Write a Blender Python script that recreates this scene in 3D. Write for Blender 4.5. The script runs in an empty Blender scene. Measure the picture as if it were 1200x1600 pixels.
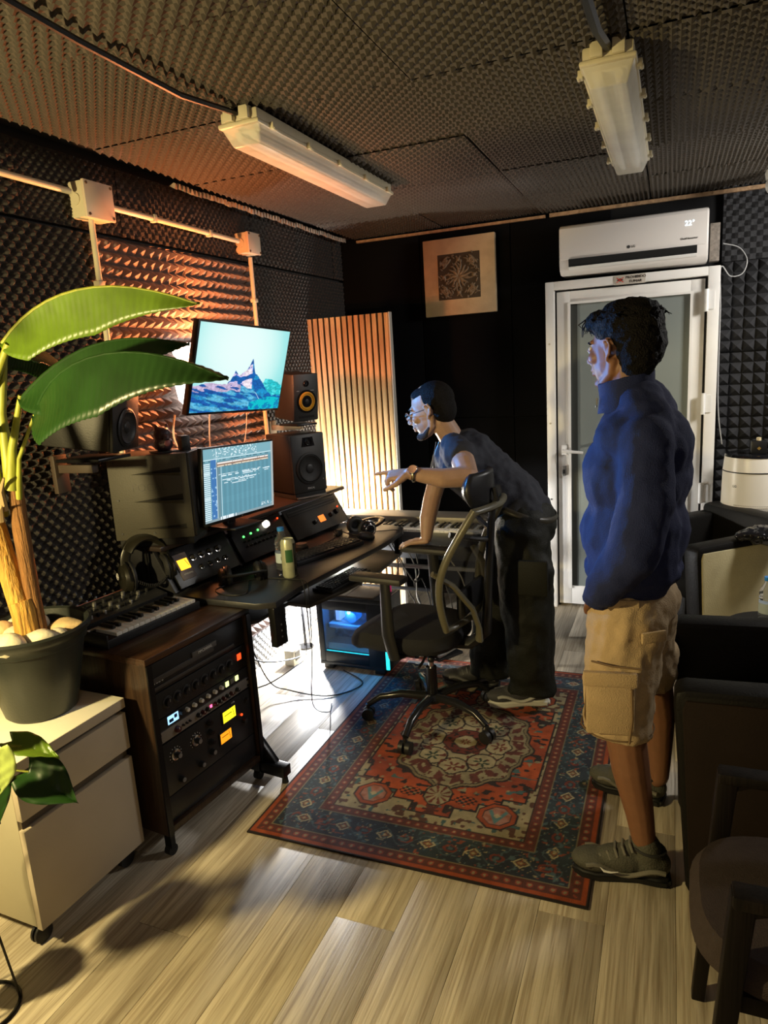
import bpy, bmesh, math, random
import numpy as np
from mathutils import Vector, Matrix, Euler, Quaternion
random.seed(7)
PI = math.pi; R = math.radians
S = bpy.context.scene; COL = S.collection
# ---------------------------------------------------------------- camera
cd = bpy.data.cameras.new('camera'); cam = bpy.data.objects.new('camera', cd); COL.objects.link(cam)
zc = Vector((-326, 5167, 1090)).normalized(); yc = Vector((450, 258, -1090)); yc = (yc - zc*yc.dot(zc)).normalized()
xc = yc.cross(zc)
cam.matrix_world = Matrix((xc, yc, zc)).to_4x4(); cam.location = (0, 0, 1.62)
cd.sensor_fit = 'HORIZONTAL'; cd.sensor_width = 36; cd.lens = 36*1090/1200; cd.clip_start = .05; cd.clip_end = 50
S.camera = cam
# ---------------------------------------------------------------- world, exposure, lamps
w = bpy.data.worlds.new('world'); S.world = w; w.use_nodes = True
w.node_tree.nodes['Background'].inputs[0].default_value = (.6, .62, .7, 1)
w.node_tree.nodes['Background'].inputs[1].default_value = .0
S.view_settings.view_transform = 'Standard'; S.view_settings.look = 'None'
S.view_settings.exposure = 0; S.view_settings.gamma = 1; S.view_settings.use_curve_mapping = False
def lamp(name, kind, loc, col, power, size=.05, target=None, size_y=None, spot=None, blend=.5):
    l = bpy.data.lights.new(name, kind); o = bpy.data.objects.new(name, l); COL.objects.link(o)
    o.location = loc; l.color = col; l.energy = power
    if kind == 'AREA':
        l.size = size
        if size_y: l.shape = 'RECTANGLE'; l.size_y = size_y
    else: l.shadow_soft_size = size
    if kind == 'SPOT': l.spot_size = R(spot or 120); l.spot_blend = blend
    if target is not None:
        o.rotation_euler = (Vector(target)-Vector(loc)).to_track_quat('-Z', 'Y').to_euler()
    return o
lamp('warm_side_lamp', 'POINT', (-1.93, .38, 1.43), (1, .79, .36), 165, .05)                 # lamp left of the frame
lamp('rear_fill', 'AREA', (.5, -1.2, 2.0), (1, .82, .68), 5, .5, (-.6, 2.0, .4))     # soft fill added behind the camera, no lamp seen there
lamp('desk_end_light', 'POINT', (-1.93, 3.80, .80), (1, .93, .80), 62, .03)              # work light behind the desk
lamp('under_desk_light', 'POINT', (-1.93, 3.42, .30), (.97, .98, 1), 95, .03)
lamp('screen_back_lamp', 'POINT', (-2.0, 2.78, 1.70), (1, .28, .08), 120, .06)                    # orange lamp behind the tilted screen
lamp('upper_screen_light', 'SPOT', (-1.79, 2.83, 1.60), (.03, .34, 1), 75, 0, (-.55, 2.72, 1.42), spot=62)
lamp('main_screen_light', 'SPOT', (-1.70, 2.56, 1.17), (.04, .33, 1), 100, 0, (-.14, 2.2, 1.45), spot=44)
lamp('door_fill', 'AREA', (1.35, 3.6, 2.2), (1, .96, .90), 36, .4, (.2, 4.3, .9))        # unseen fill added right of the frame to brighten the door
# ---------------------------------------------------------------- materials
MATS = {}
def pm(name, col, rough=.5, metal=0, bump=None, var=0, vscale=8, emis=None, es=1, trans=0, spec=.5, coat=0, alpha=1, stretch=None, ior=1.45):
    if name in MATS: return MATS[name]
    m = bpy.data.materials.new(name); m.use_nodes = True; nt = m.node_tree; b = nt.nodes['Principled BSDF']
    b.inputs['Base Color'].default_value = (*col, 1); b.inputs['Roughness'].default_value = rough
    b.inputs['Metallic'].default_value = metal; b.inputs['Specular IOR Level'].default_value = spec
    b.inputs['Coat Weight'].default_value = coat; b.inputs['IOR'].default_value = ior
    if trans: b.inputs['Transmission Weight'].default_value = trans
    if alpha < 1: b.inputs['Alpha'].default_value = alpha
    if emis: b.inputs['Emission Color'].default_value = (*emis, 1); b.inputs['Emission Strength'].default_value = es
    N = nt.nodes.new; L = nt.links.new
    if var or bump:
        tc = N('ShaderNodeTexCoord'); mp = N('ShaderNodeMapping'); L(tc.outputs['Object'], mp.inputs[0])
        if stretch: mp.inputs['Scale'].default_value = stretch
    if var:
        n = N('ShaderNodeTexNoise'); n.inputs['Scale'].default_value = vscale; n.inputs['Detail'].default_value = 6
        L(mp.outputs[0], n.inputs[0]); r = N('ShaderNodeMapRange'); r.inputs[1].default_value = .3; r.inputs[2].default_value = .7
        r.inputs[3].default_value = 1-var; r.inputs[4].default_value = 1+var; L(n.outputs[0], r.inputs[0])
        x = N('ShaderNodeMix'); x.data_type = 'RGBA'; x.blend_type = 'MULTIPLY'; x.inputs[0].default_value = 1
        x.inputs[6].default_value = (*col, 1); L(r.outputs[0], x.inputs[7]); L(x.outputs[2], b.inputs['Base Color'])
    if bump:
        n = N('ShaderNodeTexNoise'); n.inputs['Scale'].default_value = bump[0]; n.inputs['Detail'].default_value = 4
        L(mp.outputs[0], n.inputs[0]); bp = N('ShaderNodeBump'); bp.inputs['Strength'].default_value = bump[1]
        bp.inputs['Distance'].default_value = .01; L(n.outputs[0], bp.inputs['Height']); L(bp.outputs[0], b.inputs['Normal'])
    MATS[name] = m; return m
def wood_mat(name, c1, c2, scale=1, rough=.45, axis='Y'):
    if name in MATS: return MATS[name]
    m = bpy.data.materials.new(name); m.use_nodes = True; nt = m.node_tree; b = nt.nodes['Principled BSDF']
    N = nt.nodes.new; L = nt.links.new
    tc = N('ShaderNodeTexCoord'); oi = N('ShaderNodeObjectInfo'); ad = N('ShaderNodeVectorMath'); ad.operation = 'MULTIPLY_ADD'
    cmb = N('ShaderNodeCombineXYZ'); 
    for i in range(3): L(oi.outputs['Random'], cmb.inputs[i])
    ad.inputs[1].default_value = (37, 53, 19); L(cmb.outputs[0], ad.inputs[0]); L(tc.outputs['Object'], ad.inputs[2])
    mp = N('ShaderNodeMapping'); st = {'X': (1.3, 22, 22), 'Y': (22, 1.3, 22), 'Z': (22, 22, 1.3)}[axis]
    mp.inputs['Scale'].default_value = tuple(s*scale for s in st); L(ad.outputs[0], mp.inputs[0])
    n1 = N('ShaderNodeTexNoise'); n1.inputs['Scale'].default_value = 1; n1.inputs['Detail'].default_value = 8; n1.inputs['Distortion'].default_value = 1.2; L(mp.outputs[0], n1.inputs[0])
    mp2 = N('ShaderNodeMapping'); mp2.inputs['Scale'].default_value = tuple(s*scale*(6 if s > 2 else 2.5) for s in st); L(ad.outputs[0], mp2.inputs[0])
    n2 = N('ShaderNodeTexNoise'); n2.inputs['Scale'].default_value = 1; n2.inputs['Detail'].default_value = 5; L(mp2.outputs[0], n2.inputs[0])
    r = N('ShaderNodeValToRGB'); e = r.color_ramp.elements; e[0].position = .34; e[0].color = (*c1, 1); e[1].position = .62; e[1].color = (*c2, 1)
    L(n1.outputs[0], r.inputs[0])
    r2 = N('ShaderNodeValToRGB'); e = r2.color_ramp.elements; e[0].position = .36; e[0].color = (.62, .56, .5, 1); e[1].position = .52; e[1].color = (1, 1, 1, 1)
    L(n2.outputs[0], r2.inputs[0])
    x = N('ShaderNodeMix'); x.data_type = 'RGBA'; x.blend_type = 'MULTIPLY'; x.inputs[0].default_value = .7; L(r.outputs[0], x.inputs[6]); L(r2.outputs[0], x.inputs[7])
    mr = N('ShaderNodeMapRange'); mr.inputs[3].default_value = .92; mr.inputs[4].default_value = 1.06; L(oi.outputs['Random'], mr.inputs[0])
    x2 = N('ShaderNodeMix'); x2.data_type = 'RGBA'; x2.blend_type = 'MULTIPLY'; x2.inputs[0].default_value = 1; L(x.outputs[2], x2.inputs[6]); L(mr.outputs[0], x2.inputs[7])
    L(x2.outputs[2], b.inputs['Base Color']); b.inputs['Roughness'].default_value = rough; b.inputs['Specular IOR Level'].default_value = .15 if 'chair' in name else .5
    bp = N('ShaderNodeBump'); bp.inputs['Strength'].default_value = .25; bp.inputs['Distance'].default_value = .004; L(n2.outputs[0], bp.inputs['Height']); L(bp.outputs[0], b.inputs['Normal'])
    MATS[name] = m; return m
def vcol_mat(name, emit=0, rough=.95, fuzz=False):
    if name in MATS: return MATS[name]
    m = bpy.data.materials.new(name); m.use_nodes = True; nt = m.node_tree; b = nt.nodes['Principled BSDF']
    a = nt.nodes.new('ShaderNodeAttribute'); a.attribute_name = 'Col'
    b.inputs['Roughness'].default_value = rough
    if emit:
        b.inputs['Base Color'].default_value = (.01, .01, .01, 1)
        nt.links.new(a.outputs[0], b.inputs['Emission Color']); b.inputs['Emission Strength'].default_value = emit
    else:
        nt.links.new(a.outputs[0], b.inputs['Base Color'])
    if fuzz:
        n = nt.nodes.new('ShaderNodeTexNoise'); n.inputs['Scale'].default_value = 400; bp = nt.nodes.new('ShaderNodeBump')
        bp.inputs['Strength'].default_value = .5; bp.inputs['Distance'].default_value = .003
        nt.links.new(n.outputs[0], bp.inputs['Height']); nt.links.new(bp.outputs[0], b.inputs['Normal'])
    MATS[name] = m; return m
BLACK = pm('black_plastic', (.012, .012, .013), .45, bump=(300, .1))
BLKM = pm('black_metal', (.015, .015, .016), .3, .6)
GLOSS = pm('glossy_black', (.008, .008, .01), .12)
RUBBER = pm('rubber', (.01, .01, .01), .8)
WHITE = pm('white_paint', (.8, .79, .76), .35, var=.03)
CREAM = pm('cream_plastic', (.62, .56, .4), .4, var=.06)
CHROME = pm('chrome', (.7, .7, .7), .15, 1)
SILVER = pm('brushed_silver', (.35, .34, .32), .35, .8)
def glow(name, col, s): return pm(name, (.02, .02, .02), .4, emis=col, es=s)
# ---------------------------------------------------------------- mesh builder
def frame(d):
    d = Vector(d).normalized(); a = Vector((0, 0, 1)) if abs(d.z) < .9 else Vector((1, 0, 0))
    x = d.cross(a).normalized(); return x, d.cross(x).normalized()
class MB:
    def __init__(s): s.v = []; s.f = []
    def add(s, vs, fs):
        n = len(s.v); s.v += [tuple(v) for v in vs]; s.f += [tuple(n+i for i in f) for f in fs]; return s
    def box(s, c, d, rot=None, taper=1):
        x, y, z = d[0]/2, d[1]/2, d[2]/2; t = taper
        p = [Vector(q) for q in ((-x, -y, -z), (x, -y, -z), (x, y, -z), (-x, y, -z), (-x*t, -y*t, z), (x*t, -y*t, z), (x*t, y*t, z), (-x*t, y*t, z))]
        if rot: m = Euler(rot).to_matrix(); p = [m@q for q in p]
        return s.add([q+Vector(c) for q in p], [(0, 3, 2, 1), (4, 5, 6, 7), (0, 1, 5, 4), (1, 2, 6, 5), (2, 3, 7, 6), (3, 0, 4, 7)])
    def b2(s, x0, x1, y0, y1, z0, z1): return s.box(((x0+x1)/2, (y0+y1)/2, (z0+z1)/2), (x1-x0, y1-y0, z1-z0))
    def tube(s, pts, r, n=8, cap=True, closed=False, sx=1, sy=1):
        pts = [Vector(p) for p in pts]; m = len(pts); rr = r if isinstance(r, (list, tuple)) else [r]*m
        vs = []; px = None
        for i, p in enumerate(pts):
            a = pts[(i-1) % m] if (closed or i) else p; b = pts[(i+1) % m] if (closed or i < m-1) else p
            d = (b-a); d = d.normalized() if d.length > 1e-9 else Vector((0, 0, 1))
            if px is None: px, _ = frame(d)
            px = (px-d*px.dot(d)); px = px.normalized() if px.length > 1e-6 else frame(d)[0]
            py = d.cross(px)
            for k in range(n):
                t = 2*PI*k/n; vs.append(p+px*(math.cos(t)*rr[i]*sx)+py*(math.sin(t)*rr[i]*sy))
        fs = []
        for i in range(m if closed else m-1):
            for k in range(n):
                a = i*n+k; b = i*n+(k+1) % n; c = ((i+1) % m)*n; fs.append((a, b, c+(k+1) % n, c+k))
        if cap and not closed: fs += [tuple(range(n))[::-1], tuple((m-1)*n+k for k in range(n))]
        return s.add(vs, fs)
    def cyl(s, p0, p1, r0, r1=None, n=20): return s.tube([p0, p1], [r0, r0 if r1 is None else r1], n)
    def lathe(s, prof, c=(0, 0, 0), n=32, axis=(0, 0, 1), close=False):
        d = Vector(axis).normalized(); x, y = frame(d); c = Vector(c); vs = []
        for r, z in prof:
            for k in range(n): t = 2*PI*k/n; vs.append(c+d*z+x*(r*math.cos(t))+y*(r*math.sin(t)))
        fs = []
        for i in range(len(prof)-1):
            for k in range(n): fs.append((i*n+k, i*n+(k+1) % n, (i+1)*n+(k+1) % n, (i+1)*n+k))
        if prof[0][0] > 1e-6: fs.append(tuple(range(n))[::-1])
        if prof[-1][0] > 1e-6: fs.append(tuple((len(prof)-1)*n+k for k in range(n)))
        return s.add(vs, fs)
    def ell(s, c, r, rot=None, n=16, m=10):
        vs = []; M = Euler(rot).to_matrix() if rot and not isinstance(rot, Matrix) else (rot or Matrix.Identity(3)); c = Vector(c)
        r = r if isinstance(r, (tuple, list)) else (r, r, r)
        vs.append(c+M@Vector((0, 0, -r[2])))
        for i in range(1, m):
            a = -PI/2+PI*i/m
            for k in range(n): t = 2*PI*k/n; vs.append(c+M@Vector((r[0]*math.cos(a)*math.cos(t), r[1]*math.cos(a)*math.sin(t), r[2]*math.sin(a))))
        vs.append(c+M@Vector((0, 0, r[2]))); fs = []
        for k in range(n): fs.append((0, 1+(k+1) % n, 1+k))
        for i in range(m-2):
            for k in range(n): a = 1+i*n; fs.append((a+k, a+(k+1) % n, a+n+(k+1) % n, a+n+k))
        a = 1+(m-2)*n
        for k in range(n): fs.append((a+k, a+(k+1) % n, len(vs)-1))
        return s.add(vs, fs)
    def cap(s, p0, p1, r0, r1=None, n=14):   # tapered capsule
        p0 = Vector(p0); p1 = Vector(p1); r1 = r0 if r1 is None else r1; d = (p1-p0)
        d = d.normalized() if d.length > 1e-6 else Vector((0, 0, 1))
        P = []; Q = []
        for a in (80, 60, 35): t = R(a); P.append(p0-d*(r0*math.sin(t))); Q.append(r0*math.cos(t))
        P.append(p0); Q.append(r0); P.append(p1); Q.append(r1)
        for a in (35, 60, 80): t = R(a); P.append(p1+d*(r1*math.sin(t))); Q.append(r1*math.cos(t))
        return s.tube(P, Q, n)
    def limb(s, pts, rs, n=14):
        for i in range(len(pts)-1): s.cap(pts[i], pts[i+1], rs[i], rs[i+1], n)
        return s
    def prism(s, poly, z0, z1, M=None):
        n = len(poly); vs = [Vector((x, y, z0)) for x, y in poly]+[Vector((x, y, z1)) for x, y in poly]
        if M: vs = [M@v for v in vs]
        return s.add(vs, [tuple(range(n))[::-1], tuple(range(n, 2*n))]+[(i, (i+1) % n, n+(i+1) % n, n+i) for i in range(n)])
    def grid(s, f, nu, nv, closeu=False):
        vs = [f(i/(nu if closeu else nu-1), j/(nv-1)) for j in range(nv) for i in range(nu)]; fs = []
        for j in range(nv-1):
            for i in range(nu if closeu else nu-1): fs.append((j*nu+i, j*nu+(i+1) % nu, (j+1)*nu+(i+1) % nu, (j+1)*nu+i))
        return s.add(vs, fs)
    def mesh(s, name, mat=None, smooth=False, bevel=0, fix=True):
        me = bpy.data.meshes.new(name); me.from_pydata(s.v, [], s.f)
        if bevel or fix:
            b = bmesh.new(); b.from_mesh(me)
            if fix: bmesh.ops.recalc_face_normals(b, faces=b.faces)
            if bevel:
                ed = [e for e in b.edges if len(e.link_faces) == 2 and e.calc_face_angle(0) > R(40)]
                try: bmesh.ops.bevel(b, geom=ed, offset=bevel, segments=2, affect='EDGES', profile=.5, clamp_overlap=True)
                except Exception: pass
            b.to_mesh(me); b.free()
        if smooth or bevel:
            me.shade_smooth()
            try: me.set_sharp_from_angle(angle=R(40))
            except Exception: pass
        if mat: me.materials.append(mat)
        return me
def link(name, me, parent=None, loc=None, rot=None):
    o = bpy.data.objects.new(name, me); COL.objects.link(o)
    if parent: o.parent = parent
    if loc is not None: o.location = loc
    if rot is not None: o.rotation_euler = rot
    return o
def part(name, mb, mat, parent=None, label=None, smooth=True, bevel=0, loc=None, rot=None):
    o = link(name, mb.mesh(name, mat, smooth, bevel), parent, loc, rot)
    if label: o['label'] = label
    return o
def T(name, label, cat, loc=(0, 0, 0), rotz=0, group=None, rot=None):
    o = bpy.data.objects.new(name, None); COL.objects.link(o); o.location = loc
    o.rotation_euler = rot if rot else (0, 0, rotz); o.empty_display_size = .05
    return tag(o, label, cat, group)
def tag(o, label, cat, group=None, kind=None):
    o['label'] = label; o['category'] = cat
    if group: o['group'] = group
    if kind: o['kind'] = kind
    return o
def st(o): o['kind'] = 'structure'; return o
def organic(o, voxel, smooth=6, disp=None, factor=.5, decimate=None):
    m = o.modifiers.new('remesh', 'REMESH'); m.mode = 'VOXEL'; m.voxel_size = voxel; m.use_smooth_shade = True
    m = o.modifiers.new('smooth', 'SMOOTH'); m.iterations = smooth; m.factor = factor
    if disp:
        for k, (sc, st_) in enumerate(disp if isinstance(disp, list) else [disp]):
            t = bpy.data.textures.new('fold', 'CLOUDS'); t.noise_scale = sc; t.noise_depth = 2
            m = o.modifiers.new('folds', 'DISPLACE'); m.texture = t; m.strength = st_; m.mid_level = .5; m.texture_coords = 'LOCAL'
    return o
def text(s, size, mat, parent, loc, rot, ext=.0006, name='lettering', align='CENTER'):
    c = bpy.data.curves.new('txt', 'FONT'); c.body = s; c.size = size; c.extrude = ext; c.align_x = align; c.align_y = 'CENTER'; c.resolution_u = 2
    t = bpy.data.objects.new('txt', c); COL.objects.link(t)
    me = bpy.data.meshes.new_from_object(t.evaluated_get(bpy.context.evaluated_depsgraph_get()))
    bpy.data.objects.remove(t); me.materials.clear(); me.materials.append(mat)
    return link(name, me, parent, loc, rot)
def colgrid(name, w, h, nx, ny, fn, mat, parent, loc=(0, 0, 0), rot=None):
    """flat grid in local XY, centred, vertex colours from fn(u,v)->rgb (linear), u,v in metres from lower left"""
    u, v = np.meshgrid(np.linspace(0, w, nx), np.linspace(0, h, ny)); rgb = fn(u, v)
    co = np.stack([u-w/2, v-h/2, np.zeros_like(u)], -1).reshape(-1, 3)
    i = np.arange(nx*ny).reshape(ny, nx); q = np.stack([i[:-1, :-1], i[:-1, 1:], i[1:, 1:], i[1:, :-1]], -1).reshape(-1, 4)
    me = bpy.data.meshes.new(name); me.vertices.add(len(co)); me.vertices.foreach_set('co', co.ravel())
    me.loops.add(q.size); me.loops.foreach_set('vertex_index', q.ravel()); me.polygons.add(len(q))
    me.polygons.foreach_set('loop_start', np.arange(len(q))*4); me.update(calc_edges=True)
    a = me.color_attributes.new('Col', 'FLOAT_COLOR', 'POINT'); a.data.foreach_set('color', np.concatenate([rgb.reshape(-1, 3), np.ones((nx*ny, 1))], 1).ravel())
    me.materials.append(mat); return link(name, me, parent, loc, rot)
_g = np.random.default_rng(5)
def vnoise(x, y, seed=0):
    g = np.random.default_rng(seed).random((64, 64)); xi = np.floor(x).astype(int); yi = np.floor(y).astype(int); fx = x-xi; fy = y-yi
    fx = fx*fx*(3-2*fx); fy = fy*fy*(3-2*fy); a = g[yi % 64, xi % 64]; b = g[yi % 64, (xi+1) % 64]; c = g[(yi+1) % 64, xi % 64]; d = g[(yi+1) % 64, (xi+1) % 64]
    return (a*(1-fx)+b*fx)*(1-fy)+(c*(1-fx)+d*fx)*fy
def fbm(x, y, seed=0, o=5):
    r = 0; a = .5
    for k in range(o): r = r+a*vnoise(x*2**k, y*2**k, seed+k); a *= .5
    return r
def mixc(base, mask, col):
    m = np.clip(mask, 0, 1)[..., None]; return base*(1-m)+np.array(col)*m
# ================================================================ SETTING
XL, YB, ZC = -2.15, 4.62, 2.51
FW = wood_mat('floor_wood', (.34, .285, .205), (.58, .51, .39), 1.2, .5, 'Y')
fl = st(part('floor', MB().b2(-2.3, 1.8, -1.7, 4.8, -.05, -.006), pm('subfloor', (.08, .06, .045), .9)))
pl = MB().b2(-.0945, .0945, -.599, .599, -.012, 0).mesh('plank', FW, bevel=.0006)
for i in range(22):
    cx = -.05-.19*11+.19*i-.0+ .0; cx = -2.33+.19*i+.0
    cx = -.145+.095+.19*(i-11)
    y = -1.7+(i*.47) % 1.2-1.2
    while y < 4.7:
        if y > -2.4 and cx > -2.3 and cx < 1.8 and y+.6 < 5.2: link('plank', pl, fl, (cx, y+.6, 0))
        y += 1.2
FOAM = pm('foam_charcoal', (.036, .032, .029), .9, bump=(500, .2), var=.15, vscale=120)
FOAMC = pm('foam_ceiling', (.062, .052, .042), .85, bump=(500, .2), var=.15, vscale=120)
FOAMK = pm('foam_black', (.02, .02, .022), .75, bump=(500, .2))
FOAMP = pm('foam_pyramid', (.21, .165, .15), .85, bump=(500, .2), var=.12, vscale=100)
def foam_mesh(w, h, kind, p, relief, mat, base=.02):
    nx = max(2, round(w/p)); ny = max(2, round(h/p)); mb = MB()
    if kind == 'pyr':
        dx = w/nx; dy = h/ny; vs = []; fs = []
        for j in range(ny+1):
            for i in range(nx+1): vs.append((i*dx-w/2, j*dy-h/2, base))
        for j in range(ny):
            for i in range(nx):
                c = len(vs); vs.append(((i+.5)*dx-w/2+random.uniform(-.003, .003), (j+.5)*dy-h/2+random.uniform(-.003, .003), base+relief))
                a = j*(nx+1)+i; b = a+1; d = a+nx+1; e = d+1; fs += [(a, b, c), (b, e, c), (e, d, c), (d, a, c)]
        mb.add(vs, fs)
    else:
        q = 4; X = nx*q; Y = ny*q
        def f(u, v): a = u*nx*2*PI; b = v*ny*2*PI; return (u*w-w/2, v*h-h/2, base+relief*(.5+.5*math.sin(a)*math.sin(b))**.8)
        mb.grid(f, X+1, Y+1)
    n = len(mb.v); a = w/2; b = h/2
    mb.add([(-a, -b, 0), (a, -b, 0), (a, b, 0), (-a, b, 0), (-a, -b, base+relief*.4), (a, -b, base+relief*.4), (a, b, base+relief*.4), (-a, b, base+relief*.4)], [(0, 1, 5, 4), (1, 2, 6, 5), (2, 3, 7, 6), (3, 0, 4, 7)])
    return mb.mesh('foam', mat, smooth=(kind != 'pyr'), fix=False)
# ceiling
ce = st(part('ceiling', MB().b2(-2.3, 1.8, -1.7, 4.8, ZC, ZC+.06), pm('ceiling_board', (.03, .03, .03), .9)))
fc = [foam_mesh(.625, .61, 'egg', .047, .032, FOAMC), foam_mesh(.61, .625, 'egg', .047, .032, FOAMC), foam_mesh(.625, .61, 'egg', .04, .026, FOAMC)]
for i in range(-1, 6):
    for j in range(6):
        x = -.76-.63*2+.315+.63*(i-1)+.63; y = 1.12+.615*j+.2
        if x-.31 < XL-.3 or y > 4.6: continue
        k = (i*7+j*5) % 3; o = link('foam_panel', fc[k], ce, (x, min(y, 4.33), ZC-random.uniform(0, .006)))
        o.rotation_euler = (PI, random.uniform(-.006, .006), (PI/2 if k == 1 else 0)+random.uniform(-.006, .006)) if True else 0
# walls
WL = st(part('wall_left', MB().b2(XL-.1, XL, -1.7, 4.8, 0, ZC), pm('wall_dark', (.03, .028, .026), .8)))
def wl(w, h, kind, p, relief, mat, y, z, me=None, turn=0):
    me = me or foam_mesh(w, h, kind, p, relief, mat); o = link('foam_panel', me, WL, (XL, y, z))
    o.rotation_euler = (Matrix.Rotation(PI/2, 3, 'Y')@Matrix.Rotation(PI/2+turn, 3, 'Z')).to_euler(); return me
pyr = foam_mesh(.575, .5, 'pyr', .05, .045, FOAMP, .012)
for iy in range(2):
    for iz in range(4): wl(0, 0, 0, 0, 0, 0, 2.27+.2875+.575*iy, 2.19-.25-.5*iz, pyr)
eggs = foam_mesh(.58, .5, 'egg', .05, .03, FOAM); eg2 = foam_mesh(.5, .26, 'egg', .036, .02, FOAM); eg3 = foam_mesh(.5, .26, 'egg', .045, .026, FOAM)
for iy in range(3):
    for iz in range(4): wl(0, 0, 0, 0, 0, 0, 2.27-.29-.58*iy-.005, 2.19-.25-.5*iz, eggs, PI if (iy+iz) % 2 else 0)
for i in range(9): wl(0, 0, 0, 0, 0, 0, .8+.5*i-.1, 2.335, eg2 if i % 2 else eg3)
egr = foam_mesh(.59, .5, 'egg', .04, .022, FOAM)
for iy in range(2):
    for iz in range(4): wl(0, 0, 0, 0, 0, 0, 3.43+.295+.59*iy, 2.19-.25-.5*iz, egr, PI if (iy+iz) % 2 else 0)
low = foam_mesh(.58, .19, 'egg', .045, .025, pm('foam_grey', (.22, .22, .22), .85, bump=(400, .2)))
for iy in range(8): wl(0, 0, 0, 0, 0, 0, -.2+.29+.58*iy, .095, low)
WB = st(part('wall_back', MB().b2(-2.3, 1.8, YB, YB+.1, 0, ZC), pm('back_black', (.004, .004, .0045), .95)))
def wb(me, x, z):
    o = link('foam_panel', me, WB, (x, YB, z)); o.rotation_euler = (PI/2, 0, 0)
pk = foam_mesh(.5, .5, 'pyr', .065, .045, FOAMK, .02); ek = foam_mesh(.5, .42, 'egg', .06, .03, FOAMK)
for ix in range(3):
    wb(ek, .5+.5*ix, 2.28)
    for iz in range(4): wb(pk, .5+.5*ix, 2.07-.25-.5*iz)
flat = MB().b2(-.298, .298, -.61, .61, 0, .03).mesh('felt', pm('black_felt', (.004, .004, .0045), 1, spec=.1), bevel=.004)
for ix in range(3):
    for iz in range(2): wb(flat, -1.85+.6*ix+.0, 1.85-1.225*iz)
WR = st(part('wall_right', MB().b2(1.7, 1.8, -1.7, 4.8, 0, ZC), pm('wall_grey', (.12, .11, .1), .9, var=.05)))
WF = st(part('wall_front', MB().b2(-2.3, 1.8, -1.7, -1.6, 0, ZC), pm('wall_grey', (.12, .11, .1), .9)))
tr = MB().box((-1.35, 4.55, 2.435), (1.25, .02, .015)); tr.box((-.1, 4.55, 2.437), (1.2, .02, .02))
st(part('trim_1', tr, pm('raw_edge', (.35, .22, .12), .8, bump=(60, .6), var=.3, vscale=30), label='rough brown edge strip where ceiling foam meets back wall'))
tl = MB()
for i in range(60): y = 2.75+i*.03; tl.box((-2.055, y, 2.452+random.uniform(-.004, .004)), (.03, .022, .022), (0, .5, random.uniform(-.2, .2)), .3)
st(part('trim_2', tl, pm('torn_foam_lit', (.55, .45, .35), .9), label='torn foam edge along the top of the left wall, lit rim painted pale'))  # pale colour stands for light catching the ceiling foam edge
# door
DF = pm('door_white', (.78, .76, .72), .35, var=.03)
D1 = bpy.data.objects.new('door_1', None); COL.objects.link(D1); st(D1); D1.location = (0, 0, 0)
Y0 = 4.42
fm = MB(); fm.b2(-.711, -.66, Y0, YB, 0, 2.04); fm.b2(.178, .238, Y0, YB, 0, 2.04); fm.b2(-.66, .178, Y0, YB, 1.992, 2.04)
part('door_frame', fm, DF, D1, bevel=.003)
lf = MB(); lf.b2(-.648, -.57, Y0+.03, Y0+.075, .02, 1.98); lf.b2(.092, .165, Y0+.03, Y0+.075, .02, 1.98); lf.b2(-.57, .092, Y0+.03, Y0+.075, 1.905, 1.98); lf.b2(-.57, .092, Y0+.03, Y0+.075, .02, .14)
part('door_leaf', lf, DF, D1, bevel=.002)
part('glazing_bead', MB().b2(-.582, -.568, Y0+.02, Y0+.03, .13, 1.905).b2(.09, .104, Y0+.02, Y0+.03, .13, 1.905).b2(-.582, .104, Y0+.02, Y0+.03, 1.905, 1.918), DF, D1)
part('gap_seal', MB().b2(-.66, -.648, Y0+.05, YB-.01, .0, 1.99).b2(-.648, .165, Y0+.05, YB-.01, 1.98, 1.99).b2(.165, .178, Y0+.05, YB-.01, 0, 1.99), pm('seal', (.03, .03, .03), .8), D1)
part('glass_pane', MB().b2(-.571, .093, Y0+.045, Y0+.055, .13, 1.906), pm('frosted_glass', (.20, .225, .21), .5, var=.05, vscale=2, spec=.35), D1, 'grey-green frosted glass')
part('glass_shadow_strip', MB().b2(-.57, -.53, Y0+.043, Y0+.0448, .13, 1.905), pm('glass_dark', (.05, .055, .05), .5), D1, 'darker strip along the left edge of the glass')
hd = MB().box((-.612, Y0+.025, 1.03), (.035, .012, .06)).cyl((-.612, Y0+.03, 1.03), (-.612, Y0-.03, 1.03), .009).tube([(-.612, Y0-.03, 1.03), (-.56, Y0-.035, 1.026), (-.49, Y0-.03, 1.018)], [.011, .010, .008], 10)
part('door_handle', hd, WHITE, D1, bevel=.001)
lk = part('lock_cylinder', MB().box((-.612, Y0+.024, .90), (.026, .014, .062)), SILVER, D1, bevel=.002)
part('keyhole', MB().box((-.612, Y0+.016, .895), (.014, .004, .026)), BLACK, D1)
for z in (1.86, 1.29, .77):
    part('hinge', MB().cyl((.171, Y0-.008, z-.06), (.171, Y0-.008, z+.06), .011, n=12).box((.19, Y0-.003, z), (.045, .006, .1)), WHITE, D1)
for z in (1.68, 1.2, .72): part('screw', MB().cyl((-.69, Y0-.003, z), (-.69, Y0+.01, z), .006, n=8), SILVER, D1)
sg = T('no_smoking_sign', 'small beige no smoking plate on the white door frame', 'sign', (-.23, Y0-.005, 2.012))
part('plate', MB().box((0, 0, 0), (.165, .004, .052)), pm('sign_beige', (.5, .45, .38), .5), sg, bevel=.001)
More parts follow.
